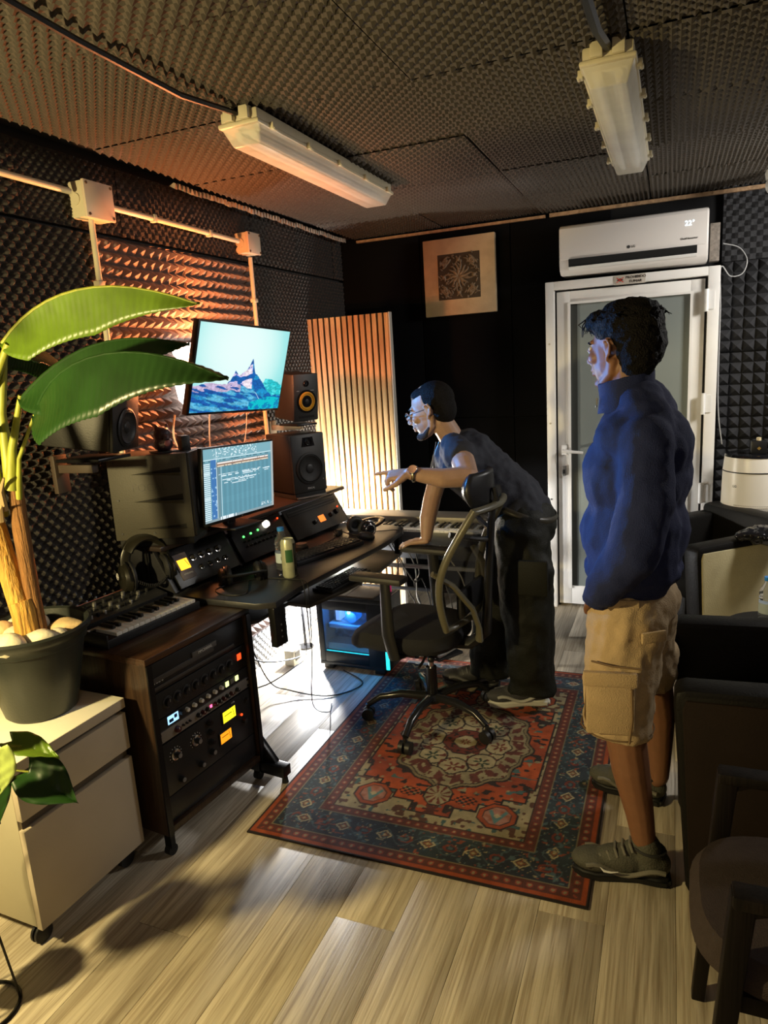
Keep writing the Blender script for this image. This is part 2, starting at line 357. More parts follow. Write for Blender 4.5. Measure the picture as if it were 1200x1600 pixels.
text('PROHIBIDO', .021, BLACK, sg, (.03, -.003, .011), (PI/2, 0, 0)); text('FUMAR', .021, BLACK, sg, (.03, -.003, -.012), (PI/2, 0, 0))
part('cigarette_mark', MB().box((-.055, -.003, 0), (.032, .001, .006)).box((-.055, -.003, 0), (.004, .001, .02)), BLACK, sg)
part('red_cross_mark', MB().box((-.055, -.0035, 0), (.045, .001, .004), (0, .6, 0)).box((-.055, -.0035, 0), (.045, .001, .004), (0, -.6, 0)), pm('sign_red', (.6, .05, .03), .5), sg)
# ================================================================ AC, picture, slat panel, luminaires
ac = T('air_conditioner', 'white wall air conditioner with lit display above the door', 'air conditioner', (-.222, 4.57, 2.2), R(-0.8))
prof = [(0, -.135), (-.165, -.135), (-.20, -.115), (-.215, -.07), (-.215, .12), (-.195, .14), (0, .14)]
mb = MB(); n = len(prof)
for x in (-.395, .395): mb.add([(x, y, z) for y, z in prof], [])
mb.f += [tuple(range(n)), tuple(range(n, 2*n))[::-1]]+[(i, (i+1) % n, n+(i+1) % n, n+i) for i in range(n)]
part('housing', mb, pm('ac_white', (.74, .70, .66), .35), ac, bevel=.012)
part('outlet', MB().box((0, -.211, -.072), (.68, .02, .045), (.25, 0, 0)), pm('dark_hole', (.004, .004, .004), .8), ac)
part('louver', MB().box((0, -.214, -.100), (.68, .004, .022), (.9, 0, 0)), WHITE, ac, bevel=.001)
part('front_panel', MB().box((0, -.217, .035), (.775, .006, .17)), pm('ac_white', (.74, .7, .66), .35), ac, bevel=.003)
part('logo_disc', MB().cyl((-.012, -.2215, -.02), (-.012, -.220, -.02), .0085, n=16), pm('logo_grey', (.05, .05, .05), .4), ac)
text('LG', .018, pm('logo_grey', (.05, .05, .05), .4), ac, (.013, -.2215, -.02), (PI/2, 0, 0))
text('22°', .036, glow('ac_led', (.75, .9, 1), 3), ac, (.30, -.2215, .065), (PI/2, 0, 0), name='display_digits')
text('Dual Inverter', .016, pm('logo_grey', (.05, .05, .05), .4), ac, (.30, -.2215, -.012), (PI/2, 0, 0))
part('side_bracket', MB().box((.43, -.05, -.03), (.05, .08, .2)), pm('dusty_metal', (.22, .19, .16), .7, var=.3, vscale=60), ac, bevel=.003)
pc = T('relief_picture', 'square beige panel with carved floral relief on the black wall', 'picture', (-1.27, 4.545, 2.145), R(-2))
part('panel', MB().box((0, 0, 0), (.475, .035, .475)), pm('picture_beige', (.42, .32, .2), .8, bump=(80, .15), var=.12, vscale=12), pc, bevel=.004)
part('recess', MB().box((0, -.017, .0), (.28, .004, .28)), pm('relief_dark', (.03, .022, .015), .7), pc)
rl = MB()
def petal(mb, cx, cz, a, L, wd, y=-.022):
    d = Vector((math.cos(a), 0, math.sin(a))); mb.ell((cx+d.x*L/2, y, cz+d.z*L/2), (L/2, .008, wd/2), (0, -a, 0), 10, 6)
for k in range(8): petal(rl, 0, 0, k*PI/4, .055, .022)
for k in range(16): petal(rl, .03*math.cos(k*PI/8), .03*math.sin(k*PI/8), k*PI/8+.25, .05, .012)
for k in range(4):
    a = k*PI/2
    for dx in (-1, 1): rl.tube([(math.cos(a)*(.05+.012*i)+dx*math.sin(a)*.016*math.sin(i*.7), -.021, math.sin(a)*(.05+.012*i)-dx*math.cos(a)*.016*math.sin(i*.7)) for i in range(7)], .005, 6)
    rl.ell((math.cos(a)*.1, -.022, math.sin(a)*.1), (.014, .01, .014), None, 10, 6)
    for cc in (.085, .115):
        q = a+PI/4; x = cc*1.25*math.cos(q); z = cc*1.25*math.sin(q)
        for m_ in range(5): petal(rl, x, z, q+(m_-2)*.7+(PI if cc > .1 else 0), .042, .014)
for k in range(90):
    x = random.uniform(-.132, .132); z = random.uniform(-.132, .132)
    if math.hypot(x, z) > .06: petal(rl, x, z, random.uniform(0, 2*PI), random.uniform(.015, .03), .009)
part('carved_relief', rl, pm('relief_wood', (.16, .12, .08), .45), pc, 'dark carved leaf ornament')
sp = T('slat_acoustic_panel', 'tall wood slat panel standing in the left back corner', 'acoustic panel', (-1.865, 4.02, 0), R(0))
part('felt_backing', MB().b2(-.29, .30, .012, .03, .03, 1.925), pm('black_felt', (.004, .004, .0045), 1, spec=.1), sp)
sw = wood_mat('slat_oak', (.50, .32, .15), (.66, .46, .24), .6, .5, 'Z'); sl = MB().b2(-.0135, .0135, -.01, .012, .03, 1.925).mesh('slat', sw, bevel=.001)
for k in range(15): link('slat', sl, sp, (-.275+.0397*k, 0, 0))
part('end_trim', MB().b2(.297, .303, -.011, .03, .03, 1.927), pm('trim_grey', (.4, .38, .34), .5), sp)
def luminaire(label, loc, rotz):
    l = T('ceiling_light', label, 'ceiling light', loc, rotz, 'sealed fluorescent ceiling lights, switched off')
    body = MB()
    def sec(w, z): return [(-w/2, z), (w/2, z)]
    ol = [(-.07, -.6), (.07, -.6), (.07, .6), (-.07, .6)]
    body.prism([(x, y) for x, y in ol], -.045, -.005); body.prism([(x*1.12, y*1.015) for x, y in ol], -.055, -.04)
    part('housing', body, CREAM, l, bevel=.006)
    part('tube_reflector', MB().box((0, 0, -.058), (.1, 1.1, .01)), pm('reflector', (.85, .83, .76), .4), l)
    for dx in (-.028, .028): part('fluorescent_tube', MB().cyl((dx, -.56, -.075), (dx, .56, -.075), .012, n=10), pm('tube_white', (.85, .85, .82), .3), l)
    df = MB(); a = [(-.072, -.595, -.055), (.072, -.595, -.055), (.072, .595, -.055), (-.072, .595, -.055)]; b = [(-.052, -.565, -.105), (.052, -.565, -.105), (.052, .565, -.105), (-.052, .565, -.105)]
    df.add(a+b, [(0, 1, 5, 4), (1, 2, 6, 5), (2, 3, 7, 6), (3, 0, 4, 7), (4, 5, 6, 7)])
    m = pm('milky_cover', (.82, .79, .7), .25, trans=.0, alpha=.55, bump=(25, .05), var=.06, vscale=10)
    part('diffuser', df, m, l, 'cloudy clear plastic cover', bevel=.006)
    for y in (-.52, -.26, 0, .26, .52):
        for sx in (-1, 1): part('clip', MB().box((sx*.083, y, -.048), (.014, .03, .022)).cyl((sx*.088, y-.012, -.056), (sx*.088, y+.012, -.056), .006, n=8), CREAM, l, bevel=.002)
    for sx in (-.03, .03): part('mount_tab', MB().box((sx, -.605, -.02), (.035, .03, .04)), CREAM, l, bevel=.003)
    return l
luminaire('off fluorescent light fixture over the desk side, left of two', (-1.33, 2.76, ZC-.042), R(0))
luminaire('off fluorescent light fixture towards the door, right of two', (-.185, 2.88, ZC-.042), R(0))
cb = lambda name, pts, r, label, cat='cable', mat=BLACK, parent=None, group=None: tag(part(name, MB().tube(pts, r, 6), mat), label, cat, group)
cb('ceiling_cable', [(-1.33, 2.15, ZC-.06), (-1.36, 1.9, ZC-.075), (-1.36, 1.5, ZC-.07), (-1.34, 1.1, ZC-.065)], .009, 'black cable on the ceiling running to the left light')
cb('ceiling_cable', [(-.185, 2.27, ZC-.06), (-.2, 2.1, ZC-.075), (-.21, 1.8, ZC-.07), (-.21, 1.4, ZC-.065)], .014, 'black cable on the ceiling running to the right light')
# conduit and boxes
cn = T('wall_conduit', 'cream plastic conduit pipes fixed along the left foam wall', 'conduit', (-2.085, 0, 0))
part('pipe', MB().tube([(0, .9, 2.34), (0, 1.9, 2.325), (0, 2.16, 2.322)], .0115, 10), CREAM, cn); part('pipe', MB().tube([(0, 2.37, 2.30), (0, 2.9, 2.295), (0, 3.27, 2.29)], .0115, 10), CREAM, cn)
part('pipe', MB().tube([(0, 2.25, 2.24), (0, 2.245, 1.6), (0, 2.24, .9)], .0115, 10), CREAM, cn); part('pipe', MB().tube([(0, 3.37, 2.22), (0, 3.37, .9)], .0115, 10), CREAM, cn)
for p in ((0, 2.62, 2.298), (0, 3.02, 2.293)): part('clip', MB().box(p, (.03, .02, .032)), CREAM, cn, bevel=.003)
for p in ((0, 2.246, 2.0), (0, 2.243, 1.45), (0, 3.37, 2.0), (0, 3.37, 1.5)): part('clip', MB().box(p, (.03, .032, .02)), CREAM, cn, bevel=.003)
for nm, y, s_, lb in (('junction_box', 2.262, .145, 'larger cream junction box on the left wall above the leaves'), ('junction_box', 3.355, .115, 'smaller cream junction box on the left wall above the tilted screen')):
    j = T(nm, lb, 'junction box', (-2.12, y, 2.30 if s_ > .12 else 2.285), group='cream wall junction boxes')
    part('box_body', MB().box((.03, 0, 0), (.075, s_, s_*.9)), CREAM, j, bevel=.005); part('lid', MB().box((.073, 0, 0), (.014, s_*1.03, s_*.93)), pm('lid_cream', (.66, .55, .42), .4), j, bevel=.003)
    for a in (-1, 1):
        for b_ in (-1, 1): part('screw', MB().cyl((.079, a*s_*.43, b_*s_*.38), (.083, a*s_*.43, b_*s_*.38), .006, n=8), pm('screw_dark', (.1, .06, .03), .5), j)
    part('knockout', MB().cyl((.03, -s_/2-.004, 0), (.03, -s_/2+.003, 0), .022, n=16), CREAM, j)
scm = T('security_camera', 'white dome security camera at the top right under ceiling', 'camera', (.47, 4.3, 2.42))
part('mount', MB().lathe([(.045, 0), (.05, -.02), (.045, -.05)], (0, 0, .05)), WHITE, scm); part('camera_head', MB().ell((0, -.01, -.03), (.048, .048, .05)), WHITE, scm)
part('lens', MB().cyl((-.01, -.05, -.045), (-.015, -.07, -.05), .02), GLOSS, scm)
WC = ([(.25, 4.5, 2.16), (.33, 4.5, 2.13), (.37, 4.48, 2.06), (.35, 4.47, 1.99), (.29, 4.46, 1.98), (.24, 4.45, 2.03), (.245, 4.44, 1.8), (.25, 4.45, 1.3), (.28, 4.47, 1.05)], 'thin white cable looping beside the door frame')
# glowing plate standing in for overlit wall behind the screen
em = T('overlit_wall_patch', 'glowing white plate imitating overlit wall behind the tilted screen', 'light patch', (-2.075, 2.76, 1.62))
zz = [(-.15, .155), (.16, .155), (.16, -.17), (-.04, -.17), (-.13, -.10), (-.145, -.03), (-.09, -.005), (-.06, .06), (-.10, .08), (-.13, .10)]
part('glow_plate', MB().prism(zz, 0, .02, Matrix(((0, 0, 1, 0), (1, 0, 0, 0), (0, 1, 0, 0), (0, 0, 0, 1)))), glow('overlit_white', (1, .93, .85), 5), em)
# ================================================================ RUG
def rugcol(u, v):
    W, Hh = 1.185, 1.595; x = u-W/2; y = v-Hh/2; ax = np.abs(x); ay = np.abs(y)
    d = np.minimum(W/2-ax, Hh/2-ay); N = fbm(u*40, v*40, 3); n2 = fbm(u*9, v*9, 11, 3)
    red = np.array([.20, .035, .02]); org = np.array([.42, .075, .018]); navy = np.array([.018, .024, .04]); slate = np.array([.035, .06, .07]); cream = np.array([.42, .35, .2]); dk = np.array([.02, .012, .012]); brn = np.array([.11, .028, .02]); teal = np.array([.06, .13, .13])
    c = np.zeros(u.shape+(3,))+dk
    c = mixc(c, (d > .006)*(d < .02), org*.9)
    c = mixc(c, (d > .02)*(d < .062), brn)
    along = np.where(W/2-ax < Hh/2-ay, y, x); q = d-.041
    m = np.abs(((along/.036) % 1)-.5)*.036
    c = mixc(c, (m**2+q**2 < .0105**2)*(d > .02)*(d < .062), red*1.6); c = mixc(c, (m**2+q**2 < .0055**2), cream*.7)
    c = mixc(c, (np.abs(d-.064) < .0022), cream*.55)
    md = (d > .066)*(d < .19); c = mixc(c, md, navy+(slate-navy)*np.clip(n2*2-.6, 0, 1)[..., None])
    # main border motifs
    q = d-.128; p = .16; m = (((along+.03)/p) % 1-.5)*p; rr = np.abs(m)/.032+np.abs(q)/.026; pick = (np.floor((along+.03)/p) % 2)
    c = mixc(c, md*(rr < 1)*(rr > .72), cream*1.1); c = mixc(c, md*(rr < .55), np.array([.22, .08, .03])); c = mixc(c, md*(rr < .25), cream)
    m2 = (((along+.11)/p) % 1-.5)*p; rr = np.sqrt((m2/.026)**2+(q/.02)**2); c = mixc(c, md*(rr < 1)*(rr > .6), red*.9); c = mixc(c, md*(rr < .35), slate*2)
    vine = np.abs(q-.036*np.sin(along*2*PI/.16)); c = mixc(c, md*(vine < .0022), slate*1.8)
    sp = vnoise(u*95, v*95, 21); c = mixc(c, md*(sp > .8), slate*2); c = mixc(c, md*(vnoise(u*80+9, v*80, 31) > .86), np.array([.25, .06, .03]))
    c = mixc(c, md*(vnoise(u*110+3, v*110, 41) > .9), cream*.8)
    c = mixc(c, (np.abs(d-.192) < .002), cream*.5); g2 = (d > .194)*(d < .232); c = mixc(c, g2, brn*1.1)
    m = np.abs(((along/.034) % 1)-.5)*.034; q = d-.213; c = mixc(c, g2*(m**2+q**2 < .009**2), red*1.5); c = mixc(c, g2*(m**2+q**2 < .0045**2), cream*.8)
    c = mixc(c, np.abs(d-.233) < .002, dk)
    fi = d > .235; hx = W/2-.235; hy = Hh/2-.235; c = mixc(c, fi, cream*(.85))
    c = mixc(c, fi*(vnoise(u*52, v*60, 51) > .66), np.array([.10, .04, .025])); c = mixc(c, fi*(vnoise(u*50+7, v*50, 52) > .82), teal*.8)
    # stepped red field
    def step(ax, ay): return ((ax < hx-.035)*(ay < hy-.21))+((ax < hx-.12)*(ay < hy-.16))+((ax < hx-.20)*(ay < hy-.11))+((ax < .075)*(ay < hy-.05))+((ax+ay*.0 < hx-.015)*(ay < hy-.30)) > 0
    e = step(ax-.008, ay-.008)
    f = step(ax, ay); c = mixc(c, fi*e, dk); fld = org[None, None]*(.75+.7*n2[..., None])+(red-org)*np.clip((np.sin(v*23+n2*4)*.5+.35), 0, 1)[..., None]*.8
    c = np.where((fi*f)[..., None] > 0, fld, c)
    F = fi*f
    c = mixc(c, F*(vnoise(u*34, v*52, 61) > .70), dk*1.3); c = mixc(c, F*(vnoise(u*26+5, v*60, 62) > .87), teal); c = mixc(c, F*(vnoise(u*44+5, v*44, 63) > .88), cream*.7)
    # corner octagons
    ox = ax-(hx-.115); oy = ay-(hy-.105); r = np.maximum(np.maximum(np.abs(ox), np.abs(oy)), (np.abs(ox)+np.abs(oy))*.74); tri = (np.abs(ox)*.9+np.abs(oy+.002)) 
    c = mixc(c, fi*(r < .074), dk); c = mixc(c, fi*(r < .067), org*.8); c = mixc(c, fi*(r < .052), dk*2); c = mixc(c, fi*(r < .048), np.array([.30, .09, .04])+.12*vnoise(u*60, v*60, 77)[..., None])
    c = mixc(c, fi*(r < .058)*(r < .046)*(np.abs(np.abs(ox)-(.030-oy)*.5) < .008), teal*1.5); c = mixc(c, fi*(tri < .014), cream)
    # medallion
    a = np.arctan2(y, x); rr = np.sqrt((x/.27)**2+(y/.335)**2); lobe = 1+.035*np.cos(8*a)+.03*np.cos(16*a); rn = rr/lobe
    M = fi*(rn < 1.04); c = mixc(c, M, dk); M = fi*(rn < 1.01); c = mixc(c, M, np.array([.22, .17, .09])); c = mixc(c, M*(rn < .97), dk); M = fi*(rn < .955); c = mixc(c, M, cream*.75)
    band = M*(rn > .70); c = mixc(c, band*(np.abs(np.sin(a*12))*(1) > .72)*(np.abs(rn-.83) < .08), brn*1.3); c = mixc(c, band*(vnoise(u*70, v*70, 71) > .68), brn)
    c = mixc(c, M*(np.abs(rn-.70) < .012), dk); inn = M*(rn < .69); c = mixc(c, inn, cream)
    for k in range(8):
        b = k*PI/4; cx = .148*math.cos(b); cy = .195*math.sin(b); r = np.sqrt((x-cx)**2+(y-cy)**2); al = np.arctan2(y-cy, x-cx)
        c = mixc(c, inn*(np.abs(r-.062) < .004), dk)
        pet = r < .036*(.62+.38*np.cos(al*6+k)); c = mixc(c, inn*pet, [red*.8, np.array([.03, .05, .03])][k % 2]); c = mixc(c, inn*(r < .008), cream)
    c = mixc(c, inn*(vnoise(u*60, v*60, 81) > .8), red*.7)
    r = np.maximum(np.maximum(ax, ay), (ax+ay)*.75); c = mixc(c, r < .098, dk); c = mixc(c, r < .092, red*.8); c = mixc(c, (r < .088)*(vnoise(u*90, v*90, 91) > .6), dk); c = mixc(c, r < .05, dk); c = mixc(c, r < .046, cream*1.05); al = np.arctan2(y, x); rr = np.hypot(x, y); c = mixc(c, rr < .026*(.6+.4*np.cos(al*8)), red); c = mixc(c, rr < .007, cream)
    # pendants
    for sy in (-1, 1):
        px = ax; py = y*sy-.395; r = np.maximum(np.abs(px)/.055, np.abs(py)/.068); r = np.maximum(r, (np.abs(px)/.055+np.abs(py)/.068)*.72)
        c = mixc(c, fi*(r < 1), dk); c = mixc(c, fi*(r < .9), cream*.8); al = np.arctan2(py, px); q_ = np.hypot(px, py); c = mixc(c, fi*(r < .85)*(np.cos(al*10) > .3)*(q_ > .012), red*.7)
        q_ = np.hypot(px/.9, (y*sy-.49)); al = np.arctan2(y*sy-.49, px); c = mixc(c, fi*(q_ < .036*(.5+.5*np.abs(np.cos(al*3.5)))), brn*.8)
        for sx in (-1, 1): r = np.hypot((ax-.11), (y*sy-.40)*1.5); c = mixc(c, F*(r < .045)*(np.sin(u*260)*np.sin(v*260) > 0), dk)
    c = c*(.42+.50*N)[..., None]; return np.clip(c, 0, 1)
rg = T('rug', 'red and navy medallion rug under the office chair', 'rug', (-.79, 2.643, 0))
part('backing', MB().box((0, 0, .003), (1.19, 1.6, .005)), pm('rug_backing', (.012, .008, .008), .95), rg)
colgrid('pile', 1.185, 1.595, 300, 400, rugcol, vcol_mat('rug_pile', 0, .95, True), rg, (0, 0, .0065))
# ================================================================ WHITE CABINET + CASTERS
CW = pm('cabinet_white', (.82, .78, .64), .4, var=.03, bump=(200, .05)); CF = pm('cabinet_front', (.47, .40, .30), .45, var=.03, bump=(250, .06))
cx_ = T('drawer_cabinet', 'cream drawer cabinet on casters with the big plant pot on it', 'cabinet', (-1.640, 1.40, 0), R(-2))
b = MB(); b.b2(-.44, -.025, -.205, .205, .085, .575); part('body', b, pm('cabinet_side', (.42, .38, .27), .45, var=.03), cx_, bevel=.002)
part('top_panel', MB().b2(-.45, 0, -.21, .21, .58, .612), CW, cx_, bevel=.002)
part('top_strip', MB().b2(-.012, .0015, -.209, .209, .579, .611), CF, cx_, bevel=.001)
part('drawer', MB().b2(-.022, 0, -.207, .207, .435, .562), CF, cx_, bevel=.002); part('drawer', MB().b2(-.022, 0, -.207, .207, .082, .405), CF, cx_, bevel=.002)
part('grip_recess', MB().b2(-.05, -.014, -.2, .2, .565, .578).b2(-.05, -.014, -.2, .2, .408, .432), pm('recess_brown', (.08, .06, .04), .7), cx_)
for x in (-.40, -.06):
    for y in (-.17, .17):
        part('caster', MB().cyl((x-.012, y, .03), (x-.004, y, .03), .03).cyl((x+.004, y, .03), (x+.012, y, .03), .03).cyl((x, y, .04), (x, y, .086), .01), BLACK, cx_)
# ================================================================ PLANT
PC = (-1.84, 1.475)
pt = T('potted_banana_plant', 'tall banana plant with broad leaves in a dark pot', 'plant', (PC[0], PC[1], .612))
part('pot', MB().lathe([(.0, 0), (.098, 0), (.108, .01), (.155, .225), (.163, .23), (.165, .25), (.170, .255), (.180, .265), (.183, .278), (.176, .285), (.165, .28), (.158, .24), (.0, .235)], n=48), pm('pot_dark', (.02, .023, .02), .36, bump=(120, .05)), pt, 'dark plastic pot')
part('soil', MB().lathe([(.157, .238), (0, .245)], n=24), pm('soil', (.03, .02, .012), .95), pt)
TK = pm('trunk_fibre', (.50, .27, .05), .75, bump=(14, 1.0), var=.45, vscale=9, stretch=(9, 9, 1)); TB = pm('trunk_brown', (.20, .09, .025), .8, bump=(20, .9), var=.4, vscale=9, stretch=(9, 9, 1)); GP = pm('petiole_green', (.28, .30, .035), .5, var=.25, vscale=14, stretch=(4, 4, .7))
L0 = lambda p: (p[0]-PC[0], p[1]-PC[1], p[2]-.612)
A_ = lambda *ps: [L0(p) for p in ps]
part('trunk', MB().tube(A_((-1.815, 1.45, .85), (-1.82, 1.45, .93), (-1.845, 1.45, 1.05), (-1.87, 1.45, 1.2), (-1.90, 1.45, 1.35)), [.036, .033, .031, .03, .026], 14), TK, pt, 'golden fibrous trunk')
part('trunk_sleeve', MB().tube(A_((-1.812, 1.45, .85), (-1.816, 1.45, .96), (-1.822, 1.45, .985)), [.038, .037, .038], 16), TK, pt)
part('trunk', MB().tube(A_((-1.79, 1.475, .85), (-1.80, 1.475, 1.0), (-1.80, 1.475, 1.2), (-1.79, 1.475, 1.36)), [.022, .023, .024, .02], 12), TB, pt, 'brown dry trunk behind')
part('dry_sheath', MB().tube(A_((-1.81, 1.44, 1.27), (-1.80, 1.43, 1.33), (-1.765, 1.42, 1.37)), [.012, .008, .003], 6).tube(A_((-1.82, 1.43, 1.24), (-1.80, 1.42, 1.28), (-1.78, 1.41, 1.29)), [.01, .006, .002], 6), pm('dry_fibre', (.35, .25, .12), .9), pt)
for ps, rs in ([((-1.86, 1.45, 1.25), (-1.84, 1.45, 1.42), (-1.79, 1.45, 1.62), (-1.695, 1.45, 1.74)), (.034, .02, .013, .010)],
               [((-1.79, 1.46, 1.33), (-1.76, 1.46, 1.45), (-1.68, 1.45, 1.60)), (.02, .012, .007)],
               [((-1.78, 1.47, 1.30), (-1.74, 1.46, 1.42), (-1.64, 1.45, 1.545)), (.010, .006, .004)],
               [((-1.80, 1.47, 1.35), (-1.79, 1.47, 1.55), (-1.75, 1.48, 1.72)), (.02, .012, .008)],
               [((-1.88, 1.46, 1.3), (-1.93, 1.42, 1.5), (-1.98, 1.38, 1.7)), (.026, .016, .01)]):
    part('petiole', MB().tube(A_(*ps), list(rs), 10), GP, pt)
LG = pm('leaf_green', (.095, .165, .012), .38, bump=(3, .0), var=.2, vscale=14); LD = pm('leaf_dark', (.014, .048, .008), .35, var=.25, vscale=10)
def bez(P, t):
    P = [Vector(p) for p in P]
    while len(P) > 1: P = [P[i].lerp(P[i+1], t) for i in range(len(P)-1)]
    return P[0]
def leaf(P, wid, near, far, mat, label=None, rib=34, tipf=.75, wfn=None):
    P = A_(*P); near = Vector(near).normalized(); far = Vector(far).normalized(); mb = MB()
    def wf(t): return wfn(t) if wfn else min(1, (t/.18)**.6)*min(1, ((1-t)/(1-tipf+.2))**.75)
    def f(s, t):
        c = bez(P, t); a = (s-.5)*2; k = abs(a); d = (near if a < 0 else far); ww = wid*wf(t)
        rip = .0018*math.sin(t*rib*2*PI+k*5)*k**.5+.008*math.sin(t*7+a*2)*k
        p = c+d*(ww*k); nn = (bez(P, min(1, t+.02))-bez(P, max(0, t-.02))).normalized().cross(d).normalized()
        return p+nn*(rip+.02*math.sin(k*PI*.5)*ww/.1*(1-k*.4))+Vector((0, 0, -.25*ww*k*k))
    mb.grid(f, 15, 100); o = part('leaf', mb, mat, pt, label)
    m = o.modifiers.new('thick', 'SOLIDIFY'); m.thickness = .0012
    lf_ = part('midrib', MB().tube([bez(P, i/12)-Vector((0, 0, .002)) for i in range(13)], [.0038*(1-i/13.5)+.001 for i in range(13)], 6), GP if mat is LG else LD, o)
    return o
leaf([(-1.72, 1.45, 1.745), (-1.55, 1.45, 1.88), (-1.32, 1.45, 1.90), (-1.05, 1.45, 1.79)], .095, (.10, -.25, -1), (-.1, .85, -.5), LG, 'large bright yellow-green leaf at the top')
leaf([(-1.685, 1.45, 1.59), (-1.5, 1.46, 1.73), (-1.33, 1.48, 1.76), (-1.13, 1.5, 1.70)], .10, (.15, -.5, -.8), (0, .9, -.3), LD, 'dark middle leaf')
leaf([(-1.64, 1.45, 1.54), (-1.5, 1.38, 1.68), (-1.2, 1.32, 1.76), (-.93, 1.36, 1.61)], .125, (.1, -.55, -.85), (-.1, .8, -.3), LD, 'dark leaf reaching in front of the tilted screen')
leaf([(-1.75, 1.48, 1.72), (-1.8, 1.6, 1.80), (-1.86, 1.75, 1.72), (-1.85, 1.9, 1.58)], .08, (1, 0, -.5), (-.5, 0, -.6), LD)
leaf([(-1.98, 1.38, 1.7), (-1.95, 1.2, 1.8), (-1.85, 1.05, 1.75), (-1.75, .95, 1.62)], .09, (.8, .3, -.5), (-.8, 0, -.5), LG)
leaf([(-1.80, 1.43, 1.50), (-1.74, 1.38, 1.58), (-1.72, 1.33, 1.52), (-1.70, 1.28, 1.40)], .045, (.8, .2, -.3), (-.8, 0, -.4), LG)
# stones
SM = pm('pebble_white', (.62, .56, .42), .7, bump=(30, .5), var=.15, vscale=18); SM2 = pm('pebble_tan', (.5, .36, .18), .7, bump=(30, .5), var=.2, vscale=18)
stn = [((.045, -.115, .268), (.058, .042, .036), 0, 'large pale stone in the pot, in front of the trunk'), ((.095, -.045, .268), (.055, .036, .026), .6, 'flat pale stone in the pot right of the trunk'), ((.095, .055, .27), (.062, .028, .024), .5, 'long tan stone at the back rim of the pot'),
       ((.12, .0, .262), (.03, .03, .02), .2, 'small pale stone at the right rim of the pot'), ((-.045, .06, .272), (.05, .04, .03), 0, 'round pale stone behind the trunk in the pot'), ((-.035, -.02, .262), (.038, .03, .026), 1, 'small pale stone left of the trunk in the pot'),
       ((-.02, -.12, .262), (.045, .04, .028), .4, 'pale stone at the near left rim of the pot'), ((-.09, -.03, .266), (.045, .035, .033), .8, 'tan stone at the far left of the pot'), ((-.1, .05, .262), (.04, .035, .025), .1, 'low pale stone at the back left of the pot')]
for i, (p, r, a, lb) in enumerate(stn):
    g = random.Random(i); mb = MB(); mb.ell((0, 0, 0), r, None, 18, 12)
    mb.v = [tuple(Vector(v)*(1+.09*math.sin(v[0]*70+i)+.08*math.sin(v[1]*90+v[2]*60+i*2))) for v in mb.v]
    tag(part('stone', mb, SM2 if 'tan' in lb else SM, loc=(PC[0]+p[0], PC[1]+p[1], .612+p[2]), rot=(0, 0, a)), lb, 'stone', 'decorative stones in the plant pot')
bd = T('leaning_board', 'pale yellow board leaning behind the banana plant pot', 'board', (-2.0, 1.33, .612)); part('board', MB().box((0, 0, .25), (.02, .24, .5), (.35, 0, 0)), pm('board_pale', (.55, .50, .22), .6, bump=(20, .2), var=.2, vscale=9), bd, bevel=.003)
# pothos on wire stand
ps = T('trailing_pot_plant', 'small heart-leaved green plant at the lower left edge', 'plant', (-1.64, 1.0, .50))
part('pot', MB().lathe([(0, 0), (.055, 0), (.075, .12), (.07, .12), (.0, .11)]), pm('pot_black', (.04, .045, .04), .38), ps)
def heart(mb, c, d, n, L, W):
    d = Vector(d).normalized(); n = Vector(n).normalized(); sd = d.cross(n).normalized(); n = sd.cross(d); c = Vector(c)
    def f(s, t):
        a = (s-.5)*2; wv = W*(math.sin(PI*min(1, t*.93+.07)**.62))*(1 if t < .97 else .5); back = -.16*L*(1-t)**6*abs(a)
        return c+d*(L*t+back)+sd*(a*wv)+n*(.22*W*abs(a)-.12*L*t*t+.0015*math.sin(t*25+abs(a)*9))
    mb.grid(f, 11, 26)
HL = [((-1.46, 1.10, .685), (.75, .05, -.35), (.15, -.55, .75), .15, .058, LD, 'dark leaf hanging over the cabinet front'), ((-1.50, 1.08, .66), (-.1, -.1, -1), (.35, -.8, .3), .10, .055, pm('pothos_light', (.30, .38, .10), .35, var=.25, vscale=30), 'bright leaf with pale veins'),
      ((-1.50, 1.1, .76), (.55, .1, -.12), (0, -.3, 1), .13, .035, LG, None), ((-1.56, 1.05, .72), (-.4, -.1, -1), (.4, -.8, .2), .13, .06, LD, None), ((-1.54, 1.04, .70), (.25, -.1, -.8), (.45, -.8, .3), .13, .06, LD, None), ((-1.62, 1.05, .80), (-.2, -.2, .5), (.5, -.6, .6), .12, .05, LG, None), ((-1.6, 1.0, .84), (.5, .2, .1), (.2, -.4, .9), .12, .05, LD, None)]
HL[1] = ((-1.455, 1.03, .79), (-.12, -.12, -1), (.35, -.85, .3), .125, .05, HL[1][5], HL[1][6])
for c, d, n, L, W, m, lb in HL:
    mb = MB(); heart(mb, Vector(c)-Vector((-1.64, 1.0, .5)), d, n, L, W); o = part('leaf', mb, m, ps, lb); o.modifiers.new('t', 'SOLIDIFY').thickness = .001
    q = Vector(c)-Vector((-1.64, 1.0, .5)); part('stem', MB().tube([(0, 0, .11), tuple(q*.5+Vector((0, 0, .12))), tuple(q)], .0028, 6), GP, ps)
ws = T('wire_plant_stand', 'thin black wire stand with a floor ring at lower left', 'plant stand', (-1.66, 1.0, 0))
part('ring', MB().tube([(.085*math.cos(t*PI/12), .085*math.sin(t*PI/12), .006) for t in range(24)], .005, 6, closed=True), BLKM, ws)
part('ring', MB().tube([(.078*math.cos(t*PI/12), .078*math.sin(t*PI/12), .49) for t in range(24)], .004, 6, closed=True), BLKM, ws)
